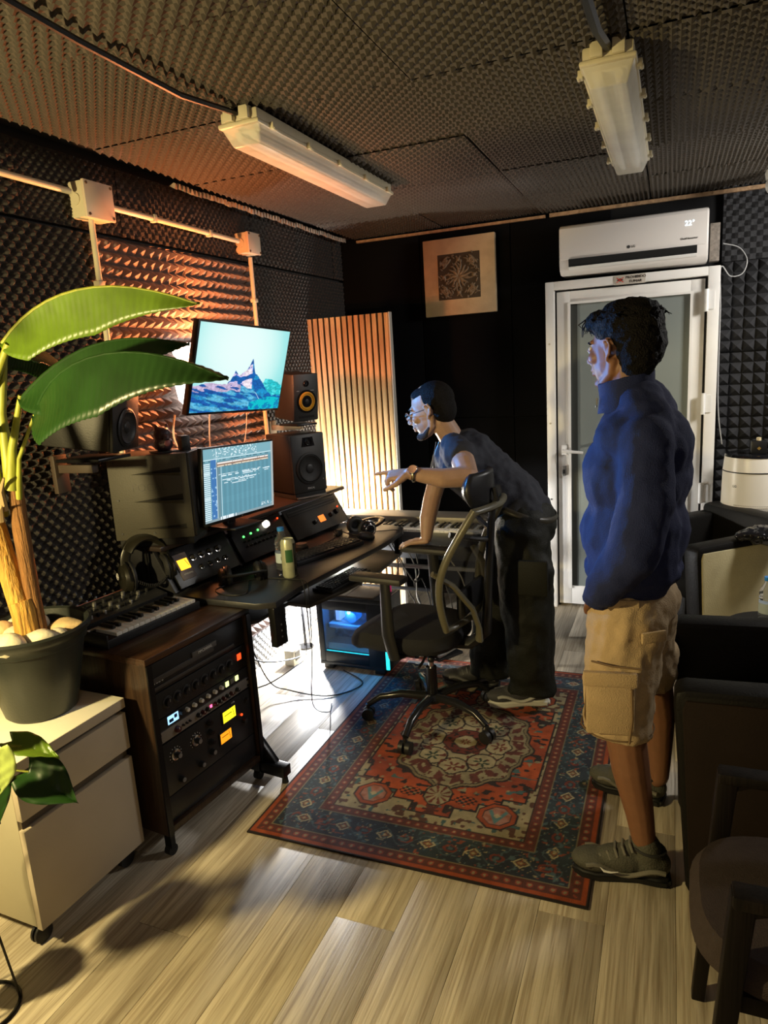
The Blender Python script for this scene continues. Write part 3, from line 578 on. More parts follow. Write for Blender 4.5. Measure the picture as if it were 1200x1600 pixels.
for a in (.8, 2.9, 5.0): part('leg', MB().tube([(.085*math.cos(a), .085*math.sin(a), .006), (.06*math.cos(a), .06*math.sin(a), .25), (.078*math.cos(a), .078*math.sin(a), .49)], .0035, 6), BLKM, ws)
part('basket', MB().lathe([(.0, .15), (.05, .15), (.066, .3), (.06, .3), (.0, .28)]), BLACK, ws)
# lamp left of frame
# ================================================================ RACK CABINET
VE = wood_mat('dark_veneer', (.018, .009, .005), (.042, .022, .011), 1.2, .35, 'Z'); VT = wood_mat('dark_veneer_top', (.024, .011, .006), (.055, .026, .013), 1.2, .3, 'Y')
rk = T('rack_cabinet', 'dark veneered rack cabinet full of lit studio gear', 'rack cabinet', (-1.56, 1.645, 0), R(-6))
part('side_panel', MB().b2(-.5, 0, 0, .022, .085, .71), VE, rk, bevel=.001); part('side_panel', MB().b2(-.5, 0, .508, .53, .085, .71), VE, rk, bevel=.001)
part('top_panel', MB().b2(-.51, .004, -.003, .533, .71, .735), VT, rk, bevel=.004); part('base_panel', MB().b2(-.5, 0, .02, .51, .085, .11), VE, rk, bevel=.001)
part('back_panel', MB().b2(-.5, -.49, .02, .51, .1, .71), BLACK, rk); part('front_edge', MB().b2(.0, .006, 0, .022, .085, .71), BLKM, rk); part('front_edge', MB().b2(0, .006, .508, .53, .085, .71), BLKM, rk)
part('rack_rail', MB().b2(-.03, -.022, .022, .036, .11, .71), BLKM, rk); part('rack_rail', MB().b2(-.03, -.022, .494, .508, .11, .71), BLKM, rk)
for x in (-.45, -.02):
    for y in (.02, .51):
        f = part('foot', MB().box((x, y, .06), (.03, .02, .06)), BLKM, rk); part('caster', MB().cyl((x-.012, y, .02), (x+.012, y, .02), .02).cyl((x, y, .02), (x, y, .05), .007), RUBBER, f)
RU = []
def unit(name, label, z0, z1, mat):
    u = T(name, label, 'audio unit', (0, 0, 0)); u.matrix_world = Matrix.Translation((-1.56, 1.645, 0))@Matrix.Rotation(R(-6), 4, 'Z')
    part('chassis', MB().b2(-.35, -.022, .035, .495, z0+.004, z1-.004), BLACK, u); part('faceplate', MB().b2(-.022, -.014, .026, .504, z0+.0008, z1-.0008), mat, u, bevel=.001); return u
def knob(u, y, z, r, h=.016, mat=BLACK, x=-.014, ptr=None, name='knob'):
    k = part(name, MB().cyl((x, y, z), (x+h, y, z), r, r*.82, 16), mat, u)
    if ptr: part('pointer', MB().box((x+h+.0005, y, z+r*.45), (.001, r*.18, r*.7)), ptr, k)
    return k
PF = pm('rack_black', (.012, .012, .013), .35, bump=(200, .05)); WM = pm('marking_white', (.6, .6, .58), .5)
rt = lambda u, s, size, y, z, m=WM, x=-.0135: text(s, size, m, u, (x, y, z), (PI/2, 0, PI/2))
u = unit('sampler_module', 'black rack sampler on top row with grooved front', .595, .70, PF)
part('groove', MB().b2(-.0145, -.0105, .028, .33, .632, .650).b2(-.0145, -.0105, .028, .44, .606, .617), pm('rack_grey', (.05, .045, .042), .4), u, bevel=.001)
rt(u, 'AKAI', .018, .06, .633); part('badge', MB().b2(-.0145, -.0085, .22, .345, .648, .668), pm('rack_grey2', (.08, .075, .07), .4), u, bevel=.001); rt(u, 'MPC2000XL', .014, .285, .658, x=-.0080)
u = unit('eight_channel_preamp', 'black preamp with eight dark round knobs and red digit', .50, .592, PF)
for k in range(8):
    y = .085+.0455*k; part('bezel_ring', MB().lathe([(.022, 0), (.022, .002), (.018, .003)], (-.014, y, .545), axis=(1, 0, 0)), pm('ring_grey', (.03, .03, .032), .3), u); knob(u, y, .545, .0165, .014, pm('knob_satin', (.01, .01, .012), .35), ptr=pm('ptr_grey', (.12, .12, .12), .4))
part('red_display', MB().b2(-.0145, -.0125, .452, .474, .54, .565), glow('led_red', (1, .06, .01), 2.2), u)
u = unit('effects_unit', 'slim black effects unit with blue display and white knobs', .455, .498, PF)
part('lcd_display', MB().b2(-.0145, -.0125, .075, .125, .463, .492), glow('lcd_blue', (.35, .65, 1), 1.6), u)
part('lcd_icon', MB().b2(-.0124, -.0118, .08, .10, .468, .480).b2(-.0124, -.0118, .105, .118, .475, .488), pm('lcd_dark', (.0, .02, .1), .4), u)
for k in range(6): knob(u, .165+.036*k, .478, .0085, .012, pm('knob_white', (.6, .58, .52), .4))
knob(u, .14, .48, .012, .014); 
for k, c in enumerate(((.9, 1, .35), None, (.9, 1, .35))):
    part('square_button', MB().b2(-.014, -.011, .372+.028*k, .389+.028*k, .466, .486), glow('btn_yellow', (.9, 1, .35), 1.8) if c else pm('btn_grey', (.12, .12, .11), .4), u, bevel=.001)
u = unit('channel_strip', 'slim silver channel strip with dark knobs and pink light', .41, .452, pm('silver_face', (.22, .20, .18), .45, .4, var=.1))
for k, y in enumerate((.11, .215, .238, .262, .305, .328, .35, .372, .394, .43)): knob(u, y, .431, .009 if k else .012, .014, [pm('knob_maroon', (.05, .01, .01), .4), BLACK][k % 2], ptr=WM)
for k in range(3): knob(u, .14+.016*k, .431, .0045, .008)
part('pink_led', MB().b2(-.014, -.0115, .279, .289, .427, .437), glow('led_pink', (1, .1, .25), 3), u)
for y in (.034, .496):
    for z in (.419, .443): part('rack_screw', MB().cyl((-.014, y, z), (-.0115, y, z), .005, n=8), BLKM, u)
u = unit('twin_compressor', 'black compressor with two meters lit yellow and orange', .21, .405, PF)
rt(u, '1176', .01, .40, .39)
for (y, z, r) in ((.09, .345, .02), (.19, .345, .02)):
    part('dial_ring', MB().lathe([(r, 0), (r, .004), (r*.7, .006)], (-.014, y, z), axis=(1, 0, 0)), CHROME, u); knob(u, y, z, r*.62, .022, BLACK); part('knob_cap', MB().cyl((.008, y, z), (.010, y, z), r*.42, n=14), pm('cap_grey', (.3, .3, .3), .3, .6), u)
    for k in range(11): a = R(-130+26*k); part('dial_tick', MB().box((-.0135, y+math.sin(a)*r*1.35, z+math.cos(a)*r*1.35), (.001, .0025, .0025)), WM, u)
for (y, z) in ((.10, .245), (.20, .245), (.262, .26), (.262, .30), (.262, .34), (.262, .378)): knob(u, y, z, .0125, .016, BLACK); part('knob_cap', MB().cyl((.002, y, z), (.004, y, z), .008, n=12), pm('cap_grey', (.3, .3, .3), .3, .6) if z < .3 else BLKM, u)
for nm, y0, y1, z0, z1, cc in (('yellow_meter', .335, .405, .335, .378, (1, .85, .02)), ('orange_meter', .31, .37, .262, .302, (1, .30, .01))):
    part('meter_bezel', MB().b2(-.014, -.010, y0-.006, y1+.006, z0-.006, z1+.006), BLACK, u, bevel=.001); mt = part(nm, MB().b2(-.0105, -.009, y0, y1, z0, z1), glow(nm, cc, 1.5), u)
    part('needle', MB().box((-.0085, y0+(y1-y0)*.82, (z0+z1)/2), (.0006, .0015, (z1-z0)*.8), (.2, 0, 0)).box((-.0085, y0+(y1-y0)*.4, z0+(z1-z0)*.62), (.0006, (y1-y0)*.6, .0025)), pm('needle_dark', (.12, .02, .0), .5), mt)
part('red_led', MB().cyl((-.014, .44, .32), (-.010, .44, .32), .005, n=10), glow('led_red', (1, .06, .01), 2.2), u)
knob(u, .45, .29, .012, .014); knob(u, .475, .37, .008, .012)
u = unit('blank_rack_drawer', 'plain black rack panel at the bottom of the cabinet', .112, .208, PF)
# desk stand foot visible past rack
# ================================================================ DESK (frame rotated 7 degrees)
DM = Matrix.Translation((-1.446, 2.142, 0))@Matrix.Rotation(R(-7), 4, 'Z')
def TD(name, label, cat, x, y, z, rz=0, group=None, rot=None):   # thing placed in desk coordinates
    t = T(name, label, cat, (0, 0, 0), 0, group); t.matrix_world = DM@Matrix.Translation((x, y, z))@(Euler(rot).to_matrix().to_4x4() if rot else Matrix.Rotation(rz, 4, 'Z')); return t
dk = TD('studio_desk', 'black studio desk with rack bays and screens on it', 'desk', 0, 0, 0)
DT = pm('desk_black', (.022, .022, .025), .38, bump=(150, .06), var=.1)
part('desktop', MB().prism([(-.70, -.02), (-.30, -.02), (-.005, .0), (.06, .045), (.035, .22), (.035, .95), (0, 1.22), (-.03, 1.28), (-.12, 1.31), (-.30, 1.28), (-.70, 1.24)], .735, .76), DT, dk, bevel=.003)
part('keyboard_tray', MB().prism([(-.36, .36), (-.02, .36), (.02, .60), (.025, .9), (-.03, 1.25), (-.36, 1.27)], .615, .632), pm('tray_brown', (.05, .042, .03), .4), dk, bevel=.003)
part('lower_shelf', MB().prism([(-.62, .04), (-.20, .04), (-.12, .14), (-.14, .5), (-.62, .5)], .615, .632), DT, dk, bevel=.002)
part('tray_bracket', MB().b2(.055-.03, .055, .035, .105, .575, .735), BLKM, dk, bevel=.003); part('bracket_holes', MB().cyl((.053, .07, .61), (.057, .07, .61), .004, n=8).cyl((.053, .07, .635), (.057, .07, .635), .004, n=8).cyl((.053, .07, .66), (.057, .07, .66), .004, n=8), SILVER, dk)
part('tray_bracket', MB().b2(-.05, -.02, 1.2, 1.24, .63, .735), BLKM, dk, bevel=.003)
hp = [(-.42, .76), (-.40, .765), (-.50, .935), (-.50, .955), (-.78, .955), (-.78, .76)]
for y0, y1 in ((-.02, .005), (.385, .40), (.79, .81), (1.305, 1.33)):
    part('hutch_side', MB().prism(hp, y0, y1, Matrix(((1, 0, 0, 0), (0, 0, 1, 0), (0, 1, 0, 0), (0, 0, 0, 1)))), DT, dk, bevel=.002)
part('hutch_top', MB().b2(-.80, -.43, -.04, 1.35, .94, .962), pm('hutch_top', (.028, .02, .018), .32, bump=(150, .06)), dk, bevel=.006)
part('hutch_back', MB().b2(-.80, -.785, 0, 1.33, .76, .94), BLACK, dk)
for y0 in (.0, 1.27):
    l = part('leg', MB().b2(-.40, -.34, y0, y0+.05, .04, .735), BLKM, dk, bevel=.003); 
part('foot_bar', MB().b2(-.60, .05, -.0, .05, .03, .075), BLKM, dk, bevel=.004); part('foot_bar', MB().b2(-.60, .02, 1.27, 1.32, .03, .075), BLKM, dk, bevel=.004)
part('foot_brace', MB().prism([(-.2, .07), (.0, .07), (-.09, .18), (-.2, .18)], .02, .05, Matrix(((1, 0, 0, 0), (0, 0, 1, 0), (0, 1, 0, 0), (0, 0, 0, 1)))), BLKM, dk, bevel=.003)
for p in ((.035, .025), (-.58, .025), (.0, 1.295), (-.58, 1.295)): part('foot_pad', MB().cyl((p[0], p[1], 0), (p[0], p[1], .03), .014, .01, 12), RUBBER, dk)
# hutch gear; slanted plane from (-.40,.765) to (-.50,.935)
SL = math.atan2(.10, .17)
def hutch_unit(name, label, y, z, w, h, mat):
    t = TD(name, label, 'audio unit', -.445+.012, y, .85, 0, None, (0, -SL, 0)); part('chassis', MB().box((-.1, 0, 0), (.17, w*.94, h*.9)), BLACK, t); part('faceplate', MB().box((-.004, 0, 0), (.008, w, h)), mat, t, bevel=.001); return t
t = hutch_unit('compressor_unit', 'black hutch compressor with glowing orange meter and silver plate', .19, 0, .365, .17, PF)
part('meter_plate', MB().box((.002, -.115, 0), (.006, .075, .115)), pm('plate_grey', (.16, .13, .12), .5), t, bevel=.001); part('orange_meter', MB().box((.006, -.115, .008), (.003, .055, .045)), glow('meter_amber', (1, .45, .02), 2.6), t); part('needle', MB().box((.008, -.098, .01), (.001, .002, .032), (.3, 0, 0)), pm('needle_red', (.5, .0, .0), .5), t)
text('LEVELLING', .010, WM, t, (.006, -.115, -.035), (PI/2, 0, PI/2))
for k in range(4):
    for j in range(2):
        y = -.05+.05*k+.02*j; z = .022-.05*j; part('knob_ring', MB().lathe([(.016-.004*j, 0), (.016-.004*j, .004), (.012-.004*j, .005)], (0, y, z), axis=(1, 0, 0)), CHROME, t); knob(t, y, z, .011-.002*j, .02, BLACK, x=0)
t = hutch_unit('interface_unit', 'black hutch audio interface with green lights and white lit knob', .595, 0, .38, .17, PF)
for k in range(3): part('green_led', MB().ell((.003, -.12+.055*k, .03+.004*k), .0055, None, 8, 6), glow('led_green', (.1, 1, .15), 3), t)
part('lit_knob', MB().cyl((0, .055, .05), (.02, .055, .05), .017), glow('knob_lit', (1, .92, .7), 2.5), t); part('red_led', MB().ell((.003, .16, .06), .005, None, 8, 6), glow('led_red', (1, .06, .01), 2.2), t)
for k in range(10): knob(t, -.13+.03*k, .005+.0*k, .006, .014, BLACK, x=0); knob(t, -.13+.03*k, -.02, .006, .014, BLACK, x=0, ptr=WM)
t = hutch_unit('channel_amplifier', 'grey-black perforated hutch unit with small orange display', 1.055, 0, .48, .17, pm('unit_grey', (.035, .033, .03), .45))
part('orange_display', MB().box((.002, .03, -.022), (.004, .05, .036)), glow('disp_orange', (1, .22, .03), 1.6), t); part('vent_strip', MB().box((.0005, 0, .055), (.003, .44, .03)), pm('vent_dark', (.008, .008, .008), .6), t)
vd = MB()
for k in range(34):
    for j in range(2): vd.box((.003, -.21+.0127*k, .048+.015*j), (.002, .008, .007))
vo = part('vent_grille', vd, pm('vent_metal', (.07, .065, .06), .5), t); vo['kind'] = 'stuff'
knob(t, -.05, -.03, .012, .02, BLACK, x=0, ptr=WM); knob(t, .11, -.022, .013, .02, BLACK, x=0, ptr=WM); knob(t, .17, -.015, .016, .02, BLACK, x=0); part('red_led', MB().ell((.02, .185, .006), .005, None, 8, 6), glow('led_red', (1, .06, .01), 2.2), t)
# ================================================================ SYNTH on rack
sy = T('mini_synthesizer', 'compact keyboard synthesizer lying on the rack cabinet', 'keyboard', (-1.745, 1.69, .7352), R(-8))
part('body', MB().b2(-.20, 0, 0, .43, 0, .03), BLACK, sy, bevel=.003)
part('control_panel', MB().box((-.245, .215, .045), (.14, .43, .03), (0, .22, 0)), pm('synth_panel', (.02, .02, .02), .35), sy, bevel=.003)
part('side_cheek', MB().b2(-.31, .004, -.008, 0, 0, .05), BLACK, sy, bevel=.003); part('panel_edge', MB().tube([(-.315, -.005, .072), (-.315, .435, .072)], .0025, 6), pm('copper_edge', (.35, .12, .08), .4, .5), sy)
wk = MB().b2(-.115, -.004, 0, .0232, .03, .043).mesh('white_key', pm('key_white', (.80, .78, .70), .3), bevel=.0015)
for k in range(15): link('white_key', wk, sy, (0, .04+.0248*k, 0))
bk = MB().b2(-.115, -.045, 0, .0125, .043, .055).mesh('black_key', pm('key_black', (.015, .014, .013), .3), bevel=.0015)
for k in range(14):
    if k % 7 not in (2, 6): link('black_key', bk, sy, (0, .04+.0248*k+.0185, 0))
part('panel_strip', MB().box((-.135, .04, .035), (.012, .06, .004)), WM, sy)
for k in range(9):
    part('fader_cap', MB().box((-.20, .03+.03*k, .062-.01), (.012, .008, .022)), [SILVER, BLKM][k % 2], sy, bevel=.001)
    for j in range(2): part('knob', MB().cyl((-.24-.035*j, .03+.044*k, .05+.008*j), (-.24-.035*j+.004, .03+.044*k, .072+.008*j), .0085, .007, 12), [BLKM, SILVER, BLACK][(k+j) % 3], sy)
# ================================================================ HEADPHONES
def headphones(t, r, cup, mat, ang=0, tilt=0, logo=False, silver=False):
    bnd = MB(); pts = [(0, r*math.cos(a), r*1.15*math.sin(a)) for a in [PI*i/16 for i in range(17)]]
    bnd.tube(pts, .011, 10, sx=1.8, sy=.6); part('headband', bnd, mat, t)
    for s in (-1, 1):
        part('ear_cup', MB().lathe([(0, .030), (cup*.55, .032), (cup*.8, .026), (cup*.92, .012), (cup*.95, 0)], (0, s*(r-.005), -cup*.8), axis=(0, s, .05), n=24), mat, t)
        part('ear_pad', MB().tube([(cup*.72*math.cos(a), s*(r-.012), -cup*.8+cup*.82*math.sin(a)) for a in [2*PI*i/20 for i in range(20)]], .014, 8, closed=True), pm('pad_leather', (.012, .012, .012), .6), t)
        part('yoke', MB().tube([(cup*.98*math.cos(a), s*(r+.004), -cup*.8+cup*1.0*math.sin(a)) for a in [PI*i/8 for i in range(9)]], .004, 6), CHROME if silver else BLKM, t)
        if silver: part('cup_ring', MB().tube([(cup*.6*math.cos(a), s*(r+.026), -cup*.8+cup*.6*math.sin(a)) for a in [2*PI*i/20 for i in range(20)]], .003, 6, closed=True), CHROME, t)
LEA = pm('headphone_leather', (.014, .013, .009), .35)
hs = T('headphone_stand', 'black post stand holding the headphones on the rack', 'stand', (-1.965, 2.165, .7352))
part('base', MB().lathe([(.0, 0), (.042, 0), (.042, .012), (0, .016)]), BLACK, hs); part('post', MB().tube([(0, 0, .01), (0, 0, .255)], .007), BLKM, hs); part('hook', MB().tube([(0, -.03, .255), (0, 0, .26), (0, .03, .255)], .009), BLKM, hs)
h = T('headphones', 'black headphones with coiled cord hanging on a stand on the rack', 'headphones', (-1.955, 2.15, .905), 0, rot=(0, 0, R(-30))); headphones(h, .082, .066, LEA)
part('padded_band', MB().tube([(0, .084*math.cos(a), .098*math.sin(a)) for a in [PI*(i+3)/16 for i in range(11)]], .024, 10, sx=2.2, sy=.7), LEA, h)
co = [(-1.905, 2.0, .86)]
part('coiled_cord', MB().tube([(.04+.03*math.sin(i/160*PI)+.007*math.cos(i*.9), -.07+.15*i/160, -.055-.035*math.sin(i/160*PI)+.007*math.sin(i*.9)) for i in range(161)], .002, 5), BLACK, h)
lg = part('round_logo', MB().tube([(.013*math.cos(a), -.119, -.04+.013*math.sin(a)) for a in [2*PI*i/16 for i in range(16)]], .0015, 5, closed=True).tube([(-.004, -.119, -.032), (-.004, -.119, -.048)], .0015, 5).tube([(-.004, -.119, -.038), (.005, -.119, -.042), (-.004, -.119, -.047)], .0015, 5), pm('logo_white', (.6, .6, .6), .5), h)
h2 = TD('headphones', 'black silver-ringed headphones lying at the far end of the desk', 'headphones', -.17, 1.13, .802, rot=(0, R(78), R(60))); headphones(h2, .075, .045, GLOSS, silver=True)
h3 = TD('headphones', 'dark headphones lying on the near desk corner beside the bottle', 'headphones', -.22, .20, .80, rot=(0, R(75), R(-40))); headphones(h3, .075, .045, BLACK, silver=False)
# ================================================================ SPEAKERS
SPK = pm('speaker_black', (.010, .0095, .009), .5, bump=(250, .08)); SPG = pm('speaker_vinyl', (.05, .046, .034), .55, bump=(180, .1), var=.06)
def cone(t, c, r, mc, nm='woofer', cap=None):
    x, y, z = c; w_ = part(nm, MB().lathe([(r*1.16, 0), (r*1.16, .004), (r*1.04, .007), (r, .004), (r*.93, .008), (r*.86, .004), (r*.4, .0005), (0, .0005)], (x, y, z), axis=(1, 0, 0), n=36), mc, t)
    part('dust_cap', MB().ell((x, y, z), (.006, r*.36, r*.36)), cap or BLACK, w_); return w_
# left main monitor: front face +x local, side (-y) towards camera
sl_ = T('studio_monitor', 'large black loudspeaker with grooved side at the desk left', 'speaker', (-1.905, 2.17, .992), 0, 'studio monitors', rot=(R(-1), R(0), R(22)))
part('cabinet', MB().b2(-.16, .15, 0, .235, 0, .34), SPK, sl_, bevel=.006)
sd = part('side_panel', MB().b2(-.158, .158, -.006, 0, .002, .338), SPG, sl_, bevel=.002)
for z, h_ in ((.265, .034), (.155, .04), (.045, .02)):
    XZ = Matrix(((1, 0, 0, 0), (0, 0, 1, 0), (0, 1, 0, 0), (0, 0, 0, 1)))
    part('groove', MB().prism([(-.07, z), (.13, z), (.13, z+h_*.6)], -.0066, -.004, XZ), pm('groove_shade', (.004, .004, .0035), .7), sd, 'shade of a tapering groove as a flat dark wedge', smooth=False)  # flat wedge, shade inside the groove painted dark
    g = MB(); g.add([(-.07, -.0062, z), (.13, -.0062, z-h_*.4), (.13, -.018, z), (.13, -.0062, z)], [(0, 1, 2), (0, 2, 3), (1, 3, 2)]); part('groove_lip', g, SPG, sd, smooth=False)
for p in ((-.13, .315), (0, .32), (-.13, .165), (-.13, .03), (0, .025)): part('screw', MB().cyl((p[0], -.0085, p[1]), (p[0], -.005, p[1]), .005, n=8), BLACK, sd)
text('FOCAL', .045, pm('emboss', (.035, .032, .025), .5), sd, (-.0, -.0065, .21), (PI/2, 0, 0))
part('baffle', MB().b2(.15, .168, .0, .235, .0, .34), SPK, sl_, bevel=.01); cone(sl_, (.17, .118, .115), .075, SPK); cone(sl_, (.17, .118, .255), .02, GLOSS, 'tweeter')
part('isolation_pad', MB().b2(-.15, .15, .01, .22, -.030, 0), RUBBER, sl_, bevel=.003)
# right main monitor
sr = T('studio_monitor', 'black loudspeaker with large dark cone right of the main screen', 'speaker', (-1.74, 3.19, .992), 0, 'studio monitors', rot=(0, 0, R(-28)))
part('cabinet', MB().b2(-.24, -.012, -.102, .102, 0, .305), SPK, sr, bevel=.006); part('baffle', MB().b2(-.012, .006, -.104, .104, 0, .306), pm('baffle_black', (.022, .022, .021), .45, bump=(300, .1)), sr, bevel=.012)
cone(sr, (.007, 0, .125), .072, pm('cone_black', (.01, .01, .01), .6)); cone(sr, (.007, 0, .262), .018, GLOSS, 'tweeter'); part('tweeter_surround', MB().prism([(-.04, .24), (.04, .24), (.03, .288), (-.03, .288)], .004, .0085, Matrix(((0, 0, 1, 0), (1, 0, 0, 0), (0, 1, 0, 0), (0, 0, 0, 1)))), GLOSS, sr)
text('FOCAL', .014, WM, sr, (.0075, 0, .022), (PI/2, 0, PI/2)); part('led', MB().ell((.007, .08, .06), .003, None, 8, 6), pm('led_off', (.4, .4, .4), .3), sr)
part('isolation_pad', MB().b2(-.22, .0, -.095, .095, -.030, 0), RUBBER, sr, bevel=.003); part('pad_edge', MB().b2(-.2, .012, -.09, .09, -.026, -.018), SILVER, sr)
# small right speaker on bracket
ss = T('wall_speaker', 'small black speaker with yellow cone on a bracket', 'speaker', (-1.81, 3.345, 1.475), 0, 'wall speakers', rot=(0, R(6), R(-27)))
part('cabinet', MB().b2(-.19, -.01, -.077, .077, -.123, .123), SPK, ss, bevel=.006); part('baffle', MB().b2(-.01, .006, -.08, .08, -.126, .126), pm('baffle_black', (.022, .022, .021), .45, bump=(300, .1)), ss, bevel=.012)
cone(ss, (.007, .002, -.02), .044, pm('kevlar_yellow', (.75, .38, .02), .5, bump=(400, .4), emis=None), cap=BLACK); cone(ss, (.007, .0, .075), .014, GLOSS, 'tweeter')
part('woofer_rim', MB().lathe([(.062, 0), (.062, .004), (.052, .004)], (.006, .002, -.02), axis=(1, 0, 0)), GLOSS, ss); part('bass_port', MB().b2(.004, .0075, -.05, .05, -.108, -.096), pm('dark_hole', (.004, .004, .004), .8), ss); part('tweeter_trim', MB().b2(.005, .0075, .02, .05, .035, .039).b2(.005, .0075, -.06, -.045, .035, .039), SILVER, ss)
br = T('speaker_bracket', 'metal wall bracket under the small yellow-cone speaker', 'bracket', (-1.9, 3.41, 1.33)); part('plate', MB().box((-.0, -.01, 0), (.18, .13, .012), (0, 0, R(-27))), BLKM, br, bevel=.002)
part('arm', MB().box((-.10, .03, -.02), (.2, .03, .03)).box((-.19, .03, -.04), (.02, .06, .12)), SILVER, br, bevel=.002)
# upper left speaker behind leaf
s4 = T('wall_speaker', 'dark speaker on the left wall behind the banana leaves', 'speaker', (-1.90, 1.93, 1.475), 0, 'wall speakers', rot=(0, R(8), R(15)))
part('cabinet', MB().b2(-.15, .10, -.09, .10, -.08, .12), SPK, s4, bevel=.006); part('baffle', MB().b2(.10, .115, -.092, .102, -.082, .122), SPK, s4, bevel=.006); cone(s4, (.116, .005, .0), .06, BLACK)
b4 = T('speaker_bracket', 'wall bracket under the speaker behind the leaves', 'bracket', (-1.95, 1.93, 1.35)); part('plate', MB().box((.02, 0, .005), (.2, .16, .012)), BLKM, b4, bevel=.002); part('arm', MB().box((-.06, -.02, -.03), (.2, .03, .03)).box((-.13, -.02, -.05), (.02, .06, .14)), pm('bracket_brown', (.05, .035, .025), .6), b4, bevel=.002)
# figurine
fgm = MB(); fgm.ell((0, 0, .03), (.045, .038, .032)).ell((.0, 0, .068), (.036, .034, .034)).cap((.0, -.018, .092), (.0, -.024, .112), .012, .003).cap((.0, .018, .092), (.0, .024, .112), .012, .003).ell((.034, 0, .055), (.012, .016, .012))
fg = T('cat_figurine', 'small dark cat-eared figurine on top of left loudspeaker', 'figurine', (-1.885, 2.26, 1.334), R(-30)); o = part('figure_body', fgm, pm('figurine_purple', (.035, .02, .03), .35, bump=(60, .5)), fg); organic(o, .004, 3)
part('base_plate', MB().b2(-.05, .05, -.045, .045, -.002, .004), BLACK, fg, bevel=.002); part('chest_mark', MB().ell((.046, 0, .035), (.004, .014, .012)), pm('fig_pink', (.15, .05, .06), .4), fg)
part('prop_box', MB().box((0, .085, .02), (.05, .035, .07)), BLACK, fg, bevel=.002)
# ================================================================ SCREENS
def mountain(u, v):
    W, Hh = .68, .385; x = u/W; y = v/Hh; c = np.zeros(u.shape+(3,))
    sky = np.array([.62, 1.0, .93]); edge = np.array([.12, .66, .72]); g = np.clip(np.hypot((x-.45)*1.1, (y-.72)*.75)*1.25, 0, 1)**2.2; c = c+sky*(1-g[..., None])+edge*g[..., None]; c = mixc(c, np.clip(1-g*2.2, 0, 1)*.7, (.9, 1, 1))
    def ridge(x, base, pk, seed, amp): return base+sum(h_*np.maximum(0, 1-np.abs(x-p)/w_)**1.15 for p, h_, w_ in pk)+amp*(fbm(x*14, x*0+seed, seed)-.5)
    r0 = ridge(x, .20, [(.86, .10, .25), (.78, .12, .12), (.95, .08, .2)], 3, .10); c = mixc(c, y < r0, (.02, .55, .62)); c = mixc(c, (y < r0)*(fbm(x*30, y*30, 5) > .52), (.10, .8, .82))
    r1 = ridge(x, .17, [(.60, .37, .30), (.60, .08, .05), (.42, .10, .05), (.36, .12, .28)], 7, .07)
    m = y < r1; t = fbm(x*9+y*6, y*16-x*8, 9, 6); lit = (t > .47)*(x < .60+.12*(r1-y)); blue = np.array([.005, .12, .45]); cy = np.array([.01, .30, .62]); pink = np.array([.75, .62, .85])
    c = mixc(c, m, blue); c = mixc(c, m*(t > .5), cy); c = mixc(c, m*lit, pink*np.array([.9, .95, 1.05])); c = mixc(c, m*lit*(t > .56), (.95, .85, .95))
    r2 = .27-.16*x+.10*np.sin(x*5+.2)+.05*(fbm(x*12, x*0, 13)-.5)+.12*np.maximum(0, 1-np.abs(x-.62)/.35); m = y < r2; t = fbm(x*5-y*8, y*26+x*9, 15, 5)
    c = mixc(c, m, (.01, .10, .40)); c = mixc(c, m*(t > .47), (.02, .28, .60)); c = mixc(c, m*(t > .56), (.12, .5, .75)); c = mixc(c, m*(x < .5)*(y > r2-.09)*(t > .42), (.62, .5, .72)); land = y < np.maximum(np.maximum(r0, r1), r2); c = np.where(land[..., None], c*(.45+1.1*fbm(x*48+y*30, y*70-x*20, 29, 3))[..., None], c)
    px = .62+.14*np.sin((r2-y)*9); c = mixc(c, m*(np.abs(x-px-.06) < .006)*(x > .5), (.5, .8, .9)); c = mixc(c, (y < .12+.04*np.sin(x*9))*(x > .62), (.0, .55, .62)); c = mixc(c, (y < .12+.04*np.sin(x*9))*(x > .62)*(fbm(x*40, y*30, 17) > .52), (.0, .22, .5))
    return np.clip(c, 0, 1)
SB = pm('screen_bezel', (.008, .008, .009), .3)
tv = T('tilted_screen', 'upper wall screen tilted down showing a blue mountain', 'monitor', (-1.835, 2.813, 1.638), rot=(R(15.4), R(2.7), R(87.4)))
part('frame', MB().b2(-.352, .352, 0, .03, -.203, .203), SB, tv, bevel=.004); part('back_housing', MB().b2(-.2, .2, .03, .06, -.13, .12), SB, tv, bevel=.01)
part('wall_mount', MB().box((0, .13, .03), (.05, .20, .05)), BLKM, tv)
colgrid('display', .684, .387, 342, 194, mountain, vcol_mat('screen_emit', 1.0), tv, (0, -.0015, .002), (PI/2, 0, 0))
